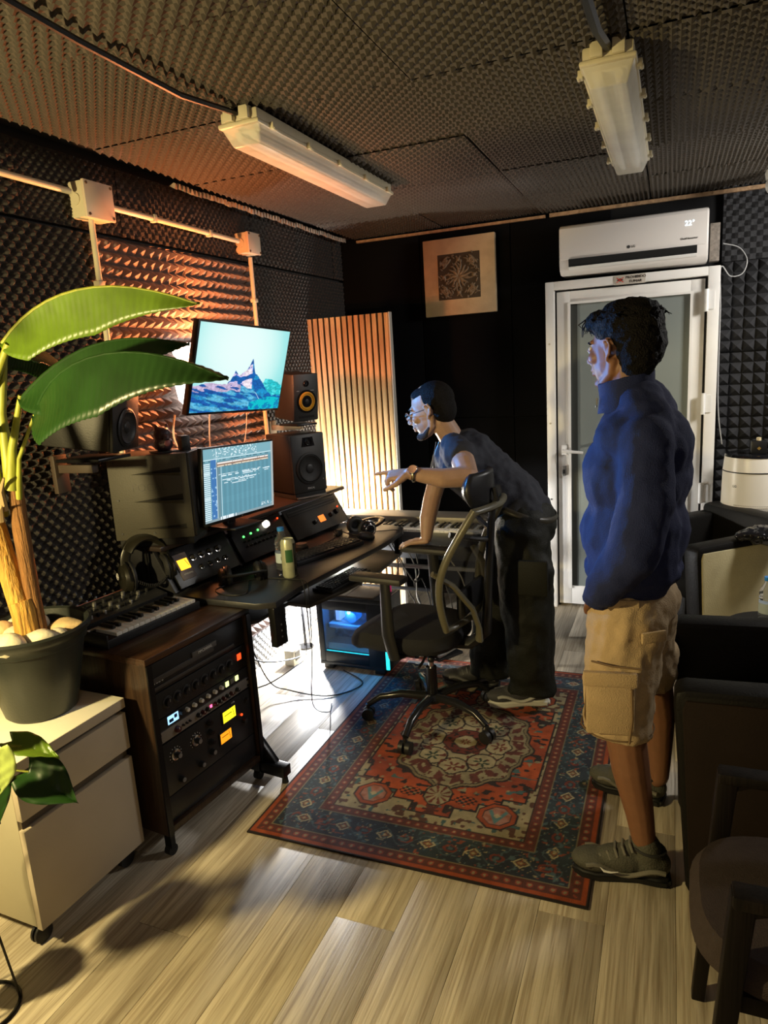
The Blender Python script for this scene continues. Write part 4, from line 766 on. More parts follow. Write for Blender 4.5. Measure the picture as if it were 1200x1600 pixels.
def daw(u, v):
    W, Hh = .522, .300; x = u/W; y = 1-v/Hh; c = np.zeros(u.shape+(3,))+np.array([.13, .33, .42]); row = (y*46) % 1
    c = c*(1+.10*np.sin(x*2*PI*14))[..., None]; c = mixc(c, (row < .18)*(y > .2)*.35, (.06, .18, .25)); c = mixc(c, ((x*28) % 1 < .08)*.3, (.05, .18, .26))
    c = mixc(c, y < .17, (.22, .45, .53)); nz = vnoise(x*70, y*60, 3); c = mixc(c, (y < .12)*(nz > .66)*(x > .12)*(x < .75), (.75, .9, .95)); c = mixc(c, (np.abs(y-.135) < .006), (.7, .9, .95)); c = mixc(c, (np.abs(y-.16) < .006)*(nz > .4), (.02, .08, .12))
    c = mixc(c, (x < .085)*(y > .17), (.12, .3, .38)); c = mixc(c, (x < .08)*(y > .18)*(((y*38) % 1) < .62), (.75, .93, .98)); c = mixc(c, (x > .09)*(x < .16)*(y > .14), (.06, .20, .48)); c = mixc(c, (x > .09)*(x < .16)*(y > .17)*(vnoise(x*60, y*38, 8) > .72), (.35, .6, .85))
    c = mixc(c, (x > .16)*(x < .21)*(y > .2), (.16, .28, .33)); c = mixc(c, np.abs(x-.165) < .003, (.75, .9, .95)); c = mixc(c, (np.abs(x-.225) < .003)*(y > .22), (.7, .9, .95))
    c = mixc(c, (x > .165)*(x < .93)*(y > .185)*(y < .255), (.2, .2, .2)); c = mixc(c, (x > .18)*(x < .93)*(np.abs(y-.20) < .010)*(nz > .2), (.95, .9, .85)); c = mixc(c, (x > .18)*(x < .9)*(np.abs(y-.222) < .007), (.40, .18, .09)); c = mixc(c, (x > .18)*(x < .93)*(np.abs(y-.242) < .007)*(nz > .3), (.9, .78, .6))
    n3 = vnoise(x*42, np.floor(y*58), 19)
    for yy, a, b in ((.36, .19, .46), (.385, .22, .47), (.36, .52, .80), (.38, .52, .78), (.405, .53, .78), (.44, .24, .62), (.46, .30, .78), (.49, .26, .70), (.51, .28, .58), (.38, .84, .95), (.41, .86, .93)): c = mixc(c, (x > a)*(x < b)*(np.abs(y-yy) < .006)*(n3 > .30), (.8, .95, 1))
    c = mixc(c, (y > .965), (.28, .38, .42)); c = mixc(c, (y > .955)*(x > .2)*(x < .42)*(vnoise(x*90, y*0, 23) > .45), (.85, .95, 1)); c = mixc(c, (y > .90)*(x > .8)*(y < .95)*(nz > .6), (.6, .75, .8)); c = mixc(c, (x > .975), (.45, .5, .5))
    return np.clip(c, 0, 1)
mn = T('computer_monitor', 'main computer screen on the desk showing music software rows', 'monitor', (-1.735, 2.555, 1.165), rot=(R(3), R(3), R(89.5)))
part('frame', MB().b2(-.27, .27, 0, .022, -.163, .160), SB, mn, bevel=.003); part('back_housing', MB().b2(-.12, .12, .022, .06, -.1, .1), SB, mn, bevel=.01)
part('stand_neck', MB().box((0, .07, -.12), (.06, .03, .17)), SB, mn, bevel=.003); part('stand_base', MB().box((0, .05, -.199), (.22, .18, .01)), SB, mn, bevel=.003)
colgrid('display', .526, .303, 320, 190, daw, vcol_mat('screen_emit', 1.0), mn, (0, -.0012, .002), (PI/2, 0, 0)); part('brand_mark', MB().ell((0, -.0015, -.156), (.004, .001, .003)), SILVER, mn)
# ================================================================ DESK ITEMS
PET = pm('clear_plastic', (.9, .95, 1), .05, trans=.95, ior=1.2)
def bottle(t, brand=None):
    part('bottle_body', MB().lathe([(0, .0), (.028, 0), (.032, .008), (.032, .03), (.029, .034), (.032, .04), (.032, .052), (.031, .055), (.031, .10), (.032, .104), (.029, .112), (.032, .12), (.029, .128), (.032, .136), (.028, .155), (.014, .180), (.013, .195), (0, .195)], n=28), PET, t)
    part('cap', MB().lathe([(0, .193), (.015, .193), (.015, .208), (.0, .209)], n=20), pm('cap_blue', (.03, .22, .62), .35), t)
    part('label_band', MB().lathe([(.0318, .056), (.0318, .099)], n=28), pm('label_white', (.5, .6, .68), .5), t)
    if brand: text(brand, .022, pm('label_blue_text', (.02, .03, .08), .5), t, (.0225, -.023, .078), (PI/2, 0, R(45)))
bt = TD('water_bottle', 'clear water bottle with blue cap beside the tall can', 'bottle', -.135, .36, .7605, R(0)); bottle(bt, 'Rib')
b2_ = T('water_bottle', 'clear water bottle with blue cap near the armchairs', 'bottle', (.385, 3.10, .47)); bottle(b2_)
bx = T('side_table', 'small low table between the armchairs under the bottle', 'table', (.42, 3.08, 0)); part('tabletop', MB().lathe([(0, .445), (.19, .445), (.19, .47), (0, .47)]), BLACK, bx); part('pole', MB().cyl((0, 0, .01), (0, 0, .45), .02), BLKM, bx); part('base', MB().lathe([(0, 0), (.14, 0), (.14, .012), (0, .02)]), BLKM, bx)
cn_ = TD('drink_can', 'tall cream and green drink can beside the water bottle', 'can', -.085, .335, .7605, R(0))
part('can_body', MB().lathe([(0, .004), (.022, .003), (.026, 0), (.031, .008), (.031, .152), (.026, .165), (.0255, .168), (.023, .164), (0, .164)], n=28), pm('can_cream', (.50, .52, .36), .3, .3, var=.1, vscale=40), cn_)
part('label_patch', MB().grid(lambda s, t: (.0316*math.cos(-1.35+s*1.0), .0316*math.sin(-1.35+s*1.0), .07+.055*t), 8, 2), pm('can_green', (.03, .11, .04), .4), cn_)
part('label_patch', MB().grid(lambda s, t: (.0314*math.cos(-.2+s*1.5), .0314*math.sin(-.2+s*1.5), .01+.14*t), 8, 2), pm('can_dark', (.09, .09, .06), .35, .3, var=.8, vscale=50), cn_)
KC = pm('keycap', (.02, .02, .022), .5)
def kbd(name, label, x, y, z, w, d, rows, cols, rz=0, rot=None):
    t = TD(name, label, 'keyboard', x, y, z, rz, None, rot); part('case', MB().b2(-d/2, d/2, -w/2, w/2, 0, .018), BLACK, t, bevel=.003)
    kw = (w-.02)/cols; kd = (d-.02)/rows; km = MB().box((0, 0, .022), (kd*.82, kw*.84, .008), None, .85).mesh('key', KC, bevel=.0008)
    for r_ in range(rows):
        for c_ in range(cols):
            if r_ == rows-1 and cols*.25 < c_ < cols*.6: continue
            link('key', km, t, (-d/2+.01+kd*(r_+.5), -w/2+.01+kw*(c_+.5), 0))
    if cols > 12: part('space_bar', MB().box((-d/2+.01+kd*(rows-.5), -w/2+.01+kw*(cols*.43), .022), (kd*.82, kw*cols*.3, .008)), KC, t, bevel=.001)
    return t
kbd('computer_keyboard', 'black computer keyboard on the desktop before the hutch', -.165, .70, .7605, .44, .135, 6, 18, R(-12))
kbd('number_keyboard', 'slim black keyboard on the pull-out tray', -.05, .68, .633, .34, .11, 5, 15, R(0))
ms = TD('computer_mouse', 'black mouse beside the keyboard on the desk', 'mouse', -.10, 1.00, .7605, R(-10)); part('mouse_body', MB().ell((0, 0, .012), (.055, .032, .026)), BLACK, ms); part('scroll_wheel', MB().cyl((-.028, -.003, .032), (-.028, .003, .032), .008), RUBBER, ms)
pk_ = TD('volume_knob_controller', 'round silver volume knob behind the keyboard', 'controller', -.30, .72, .7605); part('base', MB().lathe([(0, 0), (.035, 0), (.033, .018), (0, .018)]), BLACK, pk_); part('dial', MB().lathe([(.026, .018), (.027, .034), (0, .036)]), SILVER, pk_)
ad = TD('cable_adapter', 'small black plug adapter on desk beside the lying headphones', 'adapter', -.28, 1.02, .7605); part('adapter_body', MB().box((0, 0, .016), (.03, .045, .032)), BLACK, ad, bevel=.004); part('silver_tip', MB().cyl((0, -.04, .016), (0, -.022, .016), .006), SILVER, ad)
def cable(label, pts, r=.0025, mat=BLACK, desk=True, name='cable', n=40, grp=None):
    P = [(DM@Vector(p)) if desk else Vector(p) for p in pts]; out = []
    for i in range(len(P)-1):
        p0 = P[max(0, i-1)]; p1 = P[i]; p2 = P[i+1]; p3 = P[min(len(P)-1, i+2)]
        for k in range(8):
            t = k/8; out.append(.5*((2*p1)+(-p0+p2)*t+(2*p0-5*p1+4*p2-p3)*t*t+(-p0+3*p1-3*p2+p3)*t**3))
    out.append(P[-1]); o = part(name, MB().tube(out, r, 6), mat); tag(o, label, 'cable', grp); return o
cable('thin black cord from far headphones across the desk', [(-.20, 1.10, .765), (-.10, 1.16, .763), (-.02, 1.20, .763), (.01, 1.19, .74), (-.01, 1.17, .6), (-.06, 1.2, .45)])
cable('black cord curling over keyboard beside silver knob', [(-.26, .72, .764), (-.20, .86, .79), (-.27, .98, .80), (-.22, 1.05, .764), (-.12, 1.05, .764)])
cable('black cord from near headphones curling on the desk corner', [(-.22, .22, .764), (-.12, .08, .763), (-.20, .04, .763), (-.28, .10, .763), (-.20, .26, .763), (-.04, .30, .763), (.035, .28, .765), (.06, .26, .7), (.055, .25, .45), (0, .3, .2), (-.1, .55, .02), (-.15, .65, .006)])
cable('black cord from bottle side over the desk front edge', [(-.12, .42, .764), (-.03, .33, .763), (.05, .24, .765), (.072, .22, .70), (.06, .24, .5)])
for i, (pts, lb) in enumerate((([(-.55, .5, .45), (-.5, .6, .1), (-.4, .65, .03), (-.2, .72, .006), (-.12, .9, .006), (-.3, 1.0, .006)], 'loop of black cable on the bright floor under the desk'),
        ([(-.6, .35, .5), (-.5, .5, .25), (-.45, .75, .15), (-.5, 1.0, .1)], 'hanging black cable under the desk, upper loop'), ([(-.62, .3, .55), (-.52, .45, .12), (-.42, .75, .12), (-.5, .95, .12), (-.55, 1.0, .3)], 'hanging black cable under the desk, lower loop'))):
    cable(lb, pts, .0035)
cable(WC[1], WC[0], .003, pm('cable_grey', (.4, .4, .4), .5), False)
CW_ = pm('cable_white', (.7, .68, .62), .5)
cable('white cable hanging from the tilted screen to the desk, left', [(-2.06, 2.57, 1.46), (-2.07, 2.56, 1.35), (-2.05, 2.62, 1.2), (-2.03, 2.72, 1.08), (-2.02, 2.75, .97)], .0045, CW_, False)
cable('white cable hanging from the tilted screen, middle', [(-2.04, 2.80, 1.44), (-2.05, 2.79, 1.3), (-2.04, 2.77, 1.1), (-2.02, 2.76, .97)], .004, pm('cable_grey2', (.3, .3, .3), .5), False)
cable('thin wire hanging from the tilted screen, right', [(-2.04, 3.12, 1.42), (-2.05, 3.10, 1.3), (-2.06, 3.05, 1.2)], .0025, pm('cable_grey2', (.3, .3, .3), .5), False)
for i, (x0, y0, x1, y1, dz, sag) in enumerate(((-1.42, 3.47, -1.30, 3.62, .08, .0), (-1.35, 3.47, -1.33, 3.60, .0, .1), (-1.30, 3.50, -1.38, 3.7, .05, .05), (-1.25, 3.50, -1.16, 3.6, .0, .0), (-1.2, 3.5, -1.22, 3.62, .1, .1), (-1.17, 3.52, -1.05, 3.6, .0, 0), (-1.45, 3.48, -1.42, 3.7, .02, .1))):
    cable(('white', 'black')[i % 2 == 0]+' cable hanging below the digital piano, '+('nearest the desk leg', 'second from the desk leg', 'third from the desk leg', 'midway to the armrest', 'curling behind the far armrest', 'farthest from the desk', 'beside the computer tower top')[i], [(x0, y0, .66), ((x0+x1)/2+.03, (y0+y1)/2, .50-dz), (x1, y1, .40-sag), (x1+.03, y1+.02, .2), (x0, y1, .05)], .0035, CW_ if i % 2 else BLACK, False, grp='cables at the desk end')
WD_ = None
for nm, lb, p in (('work_light', 'small work lamp behind the desk end near the slat panel', (-1.93, 3.80, .80)), ('work_light', 'small work lamp low behind the desk by the left wall', (-1.93, 3.42, .30))):
    wl_ = T(nm, lb, 'lamp', (p[0], p[1], 0)); part('post', MB().cyl((-.06, 0, 0), (-.06, 0, p[2]), .008), BLKM, wl_); part('foot', MB().lathe([(0, 0), (.05, 0), (.05, .01), (0, .014)], (-.06, 0, 0)), BLKM, wl_); part('bulb_socket', MB().cyl((-.07, 0, p[2]), (-.032, 0, p[2]), .014), BLKM, wl_)
# ================================================================ PIANO
pn = T('stage_piano', 'long silver-grey digital piano behind the desk end', 'piano', (-1.28, 3.66, .70), R(-1.0))
PG = pm('piano_grey', (.20, .18, .15), .4, .3, bump=(200, .05))
part('body', MB().b2(-.64, .64, -.16, .16, -.06, .012), pm('piano_dark', (.03, .03, .03), .4), pn, bevel=.004); part('control_panel', MB().b2(-.64, .64, .0, .165, .012, .062), PG, pn, bevel=.006); part('end_block', MB().b2(-.64, -.615, -.165, .0, .0, .035), PG, pn, bevel=.003); part('end_block', MB().b2(.615, .64, -.165, .0, .0, .035), PG, pn, bevel=.003)
w_ = MB(); k_ = MB()
for k in range(52): x = -.611+.0235*k; w_.b2(x, x+.0222, -.158, -.002, .012, .026)
for k in range(51):
    if k % 7 not in (1, 4): x = -.611+.0235*(k+1)-.006; k_.b2(x, x+.012, -.105, -.002, .026, .038)
o = part('white_keys', w_, pm('key_white', (.8, .78, .7), .3), pn); o['kind'] = 'stuff'; o = part('black_keys', k_, pm('key_black', (.015, .014, .013), .3), pn); o['kind'] = 'stuff'
part('lower_board', MB().b2(-.55, .62, -.06, .10, -.17, -.075), pm('piano_dark', (.03, .03, .03), .4), pn, bevel=.004)
ps_ = T('keyboard_stand', 'black cross-leg stand carrying the digital piano', 'stand', (-1.28, 3.66, 0), R(-1))
for x in (-.5, .5):
    part('leg', MB().tube([(x, -.16, .62), (x+.02, .2, .02)], .014, 8), BLKM, ps_); part('leg', MB().tube([(x+.03, .16, .62), (x+.05, -.16, .02)], .014, 8), BLKM, ps_)
part('cross_bar', MB().tube([(-.5, .02, .32), (.52, .02, .32)], .012, 8), BLKM, ps_); part('support_rail', MB().b2(-.55, .6, -.15, -.13, .50, .52), SILVER, ps_); part('support_rail', MB().b2(-.55, .6, .10, .13, .50, .525), BLKM, ps_)
ks = T('folded_stand', 'black slanted stand leg behind the leaning man', 'stand', (-.74, 3.66, 0)); part('leg', MB().tube([(-.06, 0, .5), (.02, .0, .02)], .013, 8), BLKM, ks); part('leg', MB().tube([(-.06, 0.04, .5), (-.09, .10, .02)], .013, 8), BLKM, ks); part('clamp', MB().box((.0, 0, .12), (.04, .04, .04)), BLACK, ks, bevel=.003)
# ================================================================ PC
pcx = T('desktop_computer', 'black computer tower with lit blue side window', 'computer', (-1.56, 3.165, 0), R(-2))
cs = MB(); cs.b2(-.20, .20, 0, .2, .03, .05); cs.b2(-.20, .20, .0, .2, .40, .425); cs.b2(-.2, -.165, 0, .2, .05, .4); cs.b2(.10, .2, 0, .2, .05, .4); cs.b2(-.2, .2, .19, .2, .05, .4); cs.b2(-.165, .1, 0, .012, .05, .11); cs.b2(-.165, .1, 0, .012, .35, .4)
part('case', cs, pm('pc_black', (.012, .016, .022), .3, .3), pcx, bevel=.003)
part('top_cover', MB().b2(-.16, .14, .01, .19, .425, .435), pm('pc_top', (.14, .11, .08), .35), pcx, bevel=.002); part('top_seam', MB().b2(-.018, -.015, .01, .19, .434, .4358), BLACK, pcx)
part('side_window', MB().b2(-.165, .1, .004, .008, .11, .35), pm('tinted_glass', (.5, .7, .9), .03, trans=.9, ior=1.1), pcx, 'clear side window')
for x in (-.16, .15): part('foot', MB().b2(x-.03, x+.03, .02, .18, 0, .03), BLACK, pcx, bevel=.004)
gb = glow('pc_blue', (.0, .22, 1), .9); ins = MB().b2(-.16, .095, .12, .125, .115, .345); part('motherboard', ins, pm('pcb', (.10, .16, .22), .4, var=.9, vscale=45), pcx)
part('graphics_card', MB().b2(-.15, .06, .03, .12, .235, .26), pm('gpu_grey', (.25, .27, .3), .35, .5), pcx, bevel=.003); part('cooler', MB().cyl((-.01, .04, .30), (-.01, .11, .30), .03), gb, pcx); part('memory_module', MB().b2(-.115, -.09, .06, .12, .27, .34), glow('ram_white', (.35, .5, .9), 1.2), pcx)
part('power_shroud', MB().b2(-.16, .095, .03, .12, .112, .15), pm('gpu_grey', (.25, .27, .3), .35, .5), pcx)
CY = glow('pc_cyan', (.02, .75, .85), 2.2)
part('light_strip', MB().b2(-.16, .095, .010, .014, .348, .352), CY, pcx); part('light_strip', MB().b2(-.16, .095, .010, .014, .108, .112), CY, pcx)
part('front_panel', MB().b2(.2, .215, .0, .2, .03, .425), pm('front_grey', (.05, .05, .045), .4), pcx, bevel=.004); part('front_light_strip', MB().b2(.2, .218, -.003, .003, .045, .30), CY, pcx); part('front_light_strip', MB().tube([(.217, .15, .05), (.217, .155, .26), (.217, .10, .33)], .003, 6), CY, pcx)
part('orange_mark', MB().box((.217, .10, .15), (.002, .01, .04)), glow('pc_orange', (1, .35, .1), 1), pcx); part('top_plug', MB().cyl((.16, .14, .425), (.16, .14, .46), .01), BLACK, pcx); part('pink_plug', MB().cyl((.175, .16, .425), (.175, .16, .465), .008), glow('pink_plug', (.5, .02, .12), .5), pcx)
lamp('tower_light', 'SPOT', (-1.45, 3.13, .30), (.0, .3, 1), 3, .02, (-1.5, 2.95, 0), spot=110)
lamp('tower_inner_light', 'POINT', (-1.58, 3.20, .33), (.08, .40, 1), 14, .01)
wa = T('power_adapter', 'pale box adapter on the floor under the desk', 'adapter', (-1.95, 3.20, 0)); part('adapter_body', MB().b2(-.03, .03, -.045, .045, .0, .09), pm('adapter_grey', (.5, .48, .4), .5), wa, bevel=.004); part('outlet_face', MB().box((.031, 0, .05), (.002, .05, .05)), BLACK, wa)
st_ = T('power_strip', 'white power strip with plugs on the floor behind the chair', 'power strip', (-1.24, 3.60, 0), R(20)); part('strip_body', MB().box((0, 0, .02), (.07, .30, .035)), WHITE, st_, bevel=.005)
for k in range(3): part('plug', MB().box((0, -.09+.085*k, .055), (.05, .05, .04)), [BLACK, WHITE, BLACK][k], st_, bevel=.006)
for k in range(3): cable('black cable off the floor power strip, from its '+('near', 'middle', 'far')[k]+' plug', [(-1.24+.02*k, 3.55+.05*k, .07), (-1.30, 3.62, .12+.02*k), (-1.40, 3.7, .02), (-1.48, 3.8+.03*k, .01)], .003, BLACK, False, grp='power strip cables')
pd = T('foot_pedal', 'small black foot pedal on the floor beside the power strip', 'pedal', (-1.14, 3.50, 0), R(-30)); part('pedal_base', MB().b2(-.045, .045, -.09, .09, 0, .015), BLACK, pd, bevel=.003); part('pedal_plate', MB().box((0, 0, .035), (.07, .16, .012), (.15, 0, 0)), SILVER, pd, bevel=.003)
# ================================================================ AIR PURIFIER
ap = T('air_purifier', 'white tapered air purifier with black top at right edge', 'air purifier', (.43, 4.22, 0))
part('body', MB().lathe([(.0, .0), (.17, 0), (.175, .02), (.165, .6), (.158, .94), (0, .94)], n=48), pm('purifier_white', (.78, .74, .66), .3), ap); part('upper_ring', MB().lathe([(.0, .945), (.157, .945), (.15, 1.02), (0, 1.02)], n=48), pm('purifier_white', (.78, .74, .66), .3), ap); part('seam', MB().lathe([(.154, .938), (.1595, .94), (.1595, .945), (.154, .947)], n=48), BLACK, ap); part('top_disc', MB().lathe([(.152, 1.02), (.148, 1.032), (.12, 1.035), (0, 1.028)], n=48), GLOSS, ap)
pf = MB()
for j in range(14):
    for k in range(-14, 15): a = -PI/2+k*.05+(.025 if j % 2 else 0); rr_ = .1672-.0000*j; pf.box((rr_*math.cos(a), rr_*math.sin(a), .60+.013*j), (.003, .003, .004), (0, 0, a))
o = part('perforation', pf, pm('perf_grey', (.35, .32, .26), .6), ap); o['kind'] = 'stuff'
text('LG', .018, pm('logo_grey', (.05, .05, .05), .4), ap, (-.105, -.126, .87), (PI/2, 0, R(-38)))
bxx = T('black_gift_box', 'small black box with gold emblem on the air purifier', 'box', (.44, 4.19, 1.034)); part('box_body', MB().box((0, 0, .035), (.075, .06, .068)), pm('box_black', (.01, .01, .01), .35), bxx, bevel=.003); part('gold_emblem', MB().box((0, -.0308, .03), (.014, .001, .014), (0, R(45), 0)), pm('gold', (.7, .45, .12), .3, .8), bxx); part('nozzle', MB().cyl((-.0, 0, .069), (0, 0, .085), .012), pm('cap_cream', (.6, .5, .3), .4), bxx)
kt = T('black_jar', 'small glossy black jar on the purifier at the right edge', 'jar', (.53, 4.2, 1.034)); part('jar_body', MB().lathe([(0, 0), (.028, 0), (.03, .03), (.022, .05), (0, .052)]), GLOSS, kt); part('jar_lid', MB().lathe([(0, .05), (.018, .05), (.016, .062), (0, .064)]), SILVER, kt)
# ================================================================ ARMCHAIRS
LB = pm('leather_black', (.005, .0045, .004), .5, bump=(120, .15), spec=.2); LBR = pm('leather_side', (.013, .008, .006), .75, bump=(160, .15), var=.1, spec=.15); LBG = pm('lit_side_beige', (.42, .37, .22), .6, bump=(160, .25), var=.12)  # LBG: lamplight on black leather, painted as a beige colour
def tub(label, loc, rz, side, bw=.62, dp=.62):
    t = T('tub_armchair', label, 'armchair', loc, rz, 'leather tub armchairs')
    for s in (0, 1):
        y0 = 0 if s == 0 else bw-.10; poly = [(.045, .06), (dp, .06), (dp, .72), (.03, .70), (.0, .69), (.0, .64)]
        a = part('arm', MB().prism(poly, y0, y0+.10, Matrix(((1, 0, 0, 0), (0, 0, 1, 0), (0, 1, 0, 0), (0, 0, 0, 1)))), LB, t, bevel=.018)
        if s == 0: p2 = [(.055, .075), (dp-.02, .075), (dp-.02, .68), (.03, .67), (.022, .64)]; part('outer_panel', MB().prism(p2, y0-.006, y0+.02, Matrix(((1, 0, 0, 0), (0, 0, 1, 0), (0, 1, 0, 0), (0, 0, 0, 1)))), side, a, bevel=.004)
    part('backrest', MB().b2(dp-.10, dp+.02, .0, bw, .06, .76), LB, t, bevel=.03); part('seat_cushion', MB().b2(.02, dp-.08, .10, bw-.10, .24, .43), LB, t, bevel=.03); part('front_panel', MB().b2(.05, .09, .1, bw-.1, .06, .25), LB, t, bevel=.006)
    for x in (.09, dp-.06):
        for y in (.04, bw-.04): part('leg', MB().cyl((x, y, 0), (x, y, .06), .015, .02, 12), pm('leg_wood', (.08, .04, .02), .5), t)
    return t
tub('brown-black tub armchair nearest the standing man', (.026, 1.925, 0), 0, LBR)
tub('black tub armchair by the air purifier, lit side painted pale beige', (.13, 3.42, 0), R(38), LBG, .60, .62)
bg = MB(); bg.ell((0, 0, .03), (.12, .09, .045)).ell((.06, .02, .05), (.07, .07, .04)).ell((-.08, -.02, .03), (.07, .04, .03)); bo = part('plastic_bag', bg, pm('bag_black', (.01, .01, .012), .12), loc=(.44, 3.60, .70)); organic(bo, .009, 2, [(.04, .035)]); tag(bo, 'crumpled glossy black bag on the armchair at right', 'bag')
# wooden armchair
wc = T('wooden_armchair', 'dark wood armchair with grey fabric seat at lower right', 'armchair', (.08, 1.22, 0))
WD = wood_mat('dark_chair_wood', (.005, .004, .0035), (.010, .007, .006), 1.5, .5, 'Z'); FB = pm('seat_fabric', (.045, .034, .032), .9, spec=.1, bump=(400, .4), var=.08, vscale=60)
for y, s in ((.02, -1), (.42, 1)):
    part('leg', MB().prism([(0, 0), (.03, 0), (.085, .645), (.04, .645)], y-.018, y+.018, Matrix(((1, 0, 0, 0), (0, 0, 1, 0), (0, 1, 0, 0), (0, 0, 0, 1)))), WD, wc, bevel=.004)
    part('armrest', MB().b2(.042, .5, y-.025, y+.025, .62, .648), WD, wc, bevel=.006); part('leg', MB().prism([(.56, 0), (.53, 0), (.45, .63), (.50, .63)], y-.018, y+.018, Matrix(((1, 0, 0, 0), (0, 0, 1, 0), (0, 1, 0, 0), (0, 0, 0, 1)))), WD, wc, bevel=.004)
    part('corner_brace', MB().prism([(.07, .60), (.12, .62), (.07, .62)], y-.015, y+.015, Matrix(((1, 0, 0, 0), (0, 0, 1, 0), (0, 1, 0, 0), (0, 0, 0, 1)))), WD, wc)
part('seat_rail', MB().b2(.04, .5, .03, .41, .37, .41), WD, wc, bevel=.004)
def sq(t, n=3.2): c, s_ = math.cos(t), math.sin(t); return (abs(c)**(2/n)*(1 if c > 0 else -1), abs(s_)**(2/n)*(1 if s_ > 0 else -1))
mb = MB(); P = []
for r_, z in ((.0, .40), (.9, .40), (1.0, .43), (1.0, .46), (.93, .49), (.6, .505), (0, .51)):
    for k in range(40): c, s_ = sq(2*PI*k/40); P.append((.25+.27*r_*c, .22+.215*r_*s_, z))
F = [(i*40+k, i*40+(k+1) % 40, (i+1)*40+(k+1) % 40, (i+1)*40+k) for i in range(6) for k in range(40)]; mb.add(P, F); part('seat', mb, FB, wc)
part('backrest', MB().grid(lambda s, t: (.50+.08*t-.04*math.cos((s-.5)*2.4)+.04, .22+.23*(s-.5)*2*(1-.1*t*t), .50+.36*t), 16, 10), FB, wc).modifiers.new('t', 'SOLIDIFY').thickness = .045
# ================================================================ OFFICE CHAIR  (faces -x)
oc = T('office_chair', 'black mesh office chair with headrest on the rug', 'office chair', (-.98, 2.785, .0075), R(-7))
CB = pm('chair_black', (.012, .012, .013), .35, bump=(200, .05)); CG = pm('chair_frame_gold', (.11, .10, .065), .35, bump=(200, .05))
part('star_hub', MB().lathe([(0, .10), (.045, .10), (.05, .115), (.035, .135), (0, .135)]), CB, oc); part('gas_cover', MB().cyl((0, 0, .13), (0, 0, .265), .026, .024), GLOSS, oc); part('gas_lift', MB().cyl((0, 0, .26), (0, 0, .39), .0135), CHROME, oc)
for k in range(5):
    a = R(-88+72*k); d = Vector((math.cos(a), math.sin(a), 0)); f = part('base_arm', MB().tube([tuple(d*.03+Vector((0, 0, .12))), tuple(d*.14+Vector((0, 0, .13))), tuple(d*.24+Vector((0, 0, .115))), tuple(d*.30+Vector((0, 0, .075)))], [.02, .018, .016, .014], 10, sx=1.1), pm('base_gloss', (.014, .014, .015), .22), oc)
    s_ = Vector((-d.y, d.x, 0)); c_ = d*.305; w0 = part('caster', MB().cyl(tuple(c_+s_*.006+Vector((0, 0, .028))), tuple(c_+s_*.026+Vector((0, 0, .028))), .028).cyl(tuple(c_-s_*.026+Vector((0, 0, .028))), tuple(c_-s_*.006+Vector((0, 0, .028))), .028).cyl(tuple(c_+Vector((0, 0, .03))), tuple(c_+Vector((0, 0, .075))), .009), BLACK, oc)
part('tilt_mechanism', MB().box((-.02, 0, .385), (.22, .13, .045)), CB, oc, bevel=.006); part('lever', MB().tube([(.02, -.06, .375), (.03, -.14, .35), (.03, -.18, .34)], .006), CB, oc); part('tension_knob', MB().ell((.02, -.03, .34), (.03, .03, .018)).ell((.05, -.1, .35), (.016, .016, .016)), CB, oc)
mb = MB(); P = []
for r_, z in ((0, .40), (.92, .40), (1, .425), (1, .45), (.94, .475), (.6, .485), (0, .488)):
    for k in range(40): c, s_ = sq(2*PI*k/40, 3); x = -.09+.26*r_*c; P.append((x, .225*r_*s_, z-.05*max(0, (-x-.22))/.13))
mb.add(P, F); part('seat', mb, pm('seat_black', (.014, .014, .017), .85, bump=(500, .4)), oc)
for s in (-1, 1):
    a = part('armrest_post', MB().tube([(-.04, s*.17, .39), (-.05, s*.245, .40), (-.07, s*.25, .50), (-.08, s*.235, .73)], [.02, .022, .024, .018], 10, sx=1.4, sy=.8), CB, oc)
    part('armrest_pad', MB().box((-.11, s*.235, .742), (.25, .08, .03)), pm('armpad', (.03, .028, .026), .55), oc, bevel=.012)
def bp_(s, t):  # back surface: s across, t up
    x = .19+.05*math.sin(t*PI*1.15)*-1+.11*t-.035*math.cos((s-.5)*PI)*-1; return (x-.02-.06*math.sin(PI*min(1, t*1.6))*0, (s-.5)*2*(.225-.045*abs(2*t-.9)**1.5), .53+.50*t)
rim = [bp_(0, i/14) for i in range(15)]+[bp_(i/10, 1) for i in range(1, 10)]+[bp_(1, 1-i/14) for i in range(15)]+[bp_(1-i/10, 0) for i in range(1, 10)]
part('back_frame', MB().tube(rim, .014, 10, closed=True, sx=1.2), CG, oc); ms_ = part('mesh_back', MB().grid(bp_, 20, 30), pm('mesh_fabric', (.05, .046, .036), .8, alpha=.72, bump=(900, .6)), oc, 'see-through mesh fabric')
part('lumbar_arch', MB().tube([(.135, -.222, .78), (.20, -.17, .72), (.25, -.09, .60), (.255, -.04, .50), (.25, -.03, .44)], [.012, .012, .012, .012, .016], 8, sx=1.5), CG, oc); part('lumbar_arch', MB().tube([(.135, .222, .78), (.20, .17, .72), (.25, .09, .60), (.255, .04, .50), (.25, .03, .44)], [.012, .012, .012, .012, .016], 8, sx=1.5), CG, oc)
part('spine', MB().tube([(.06, 0, .395), (.20, 0, .41), (.27, 0, .47), (.285, 0, .65), (.30, 0, .85), (.315, 0, 1.02)], [.03, .028, .024, .018, .016, .014], 10, sx=1.3), CB, oc); part('back_yoke', MB().tube([(.19, -.16, .93), (.27, -.08, .90), (.30, 0, .88), (.27, .08, .90), (.19, .16, .93)], .012, 8), CB, oc); part('lumbar_pad', MB().box((.205, 0, .62), (.025, .26, .12)), CB, oc, bevel=.01)
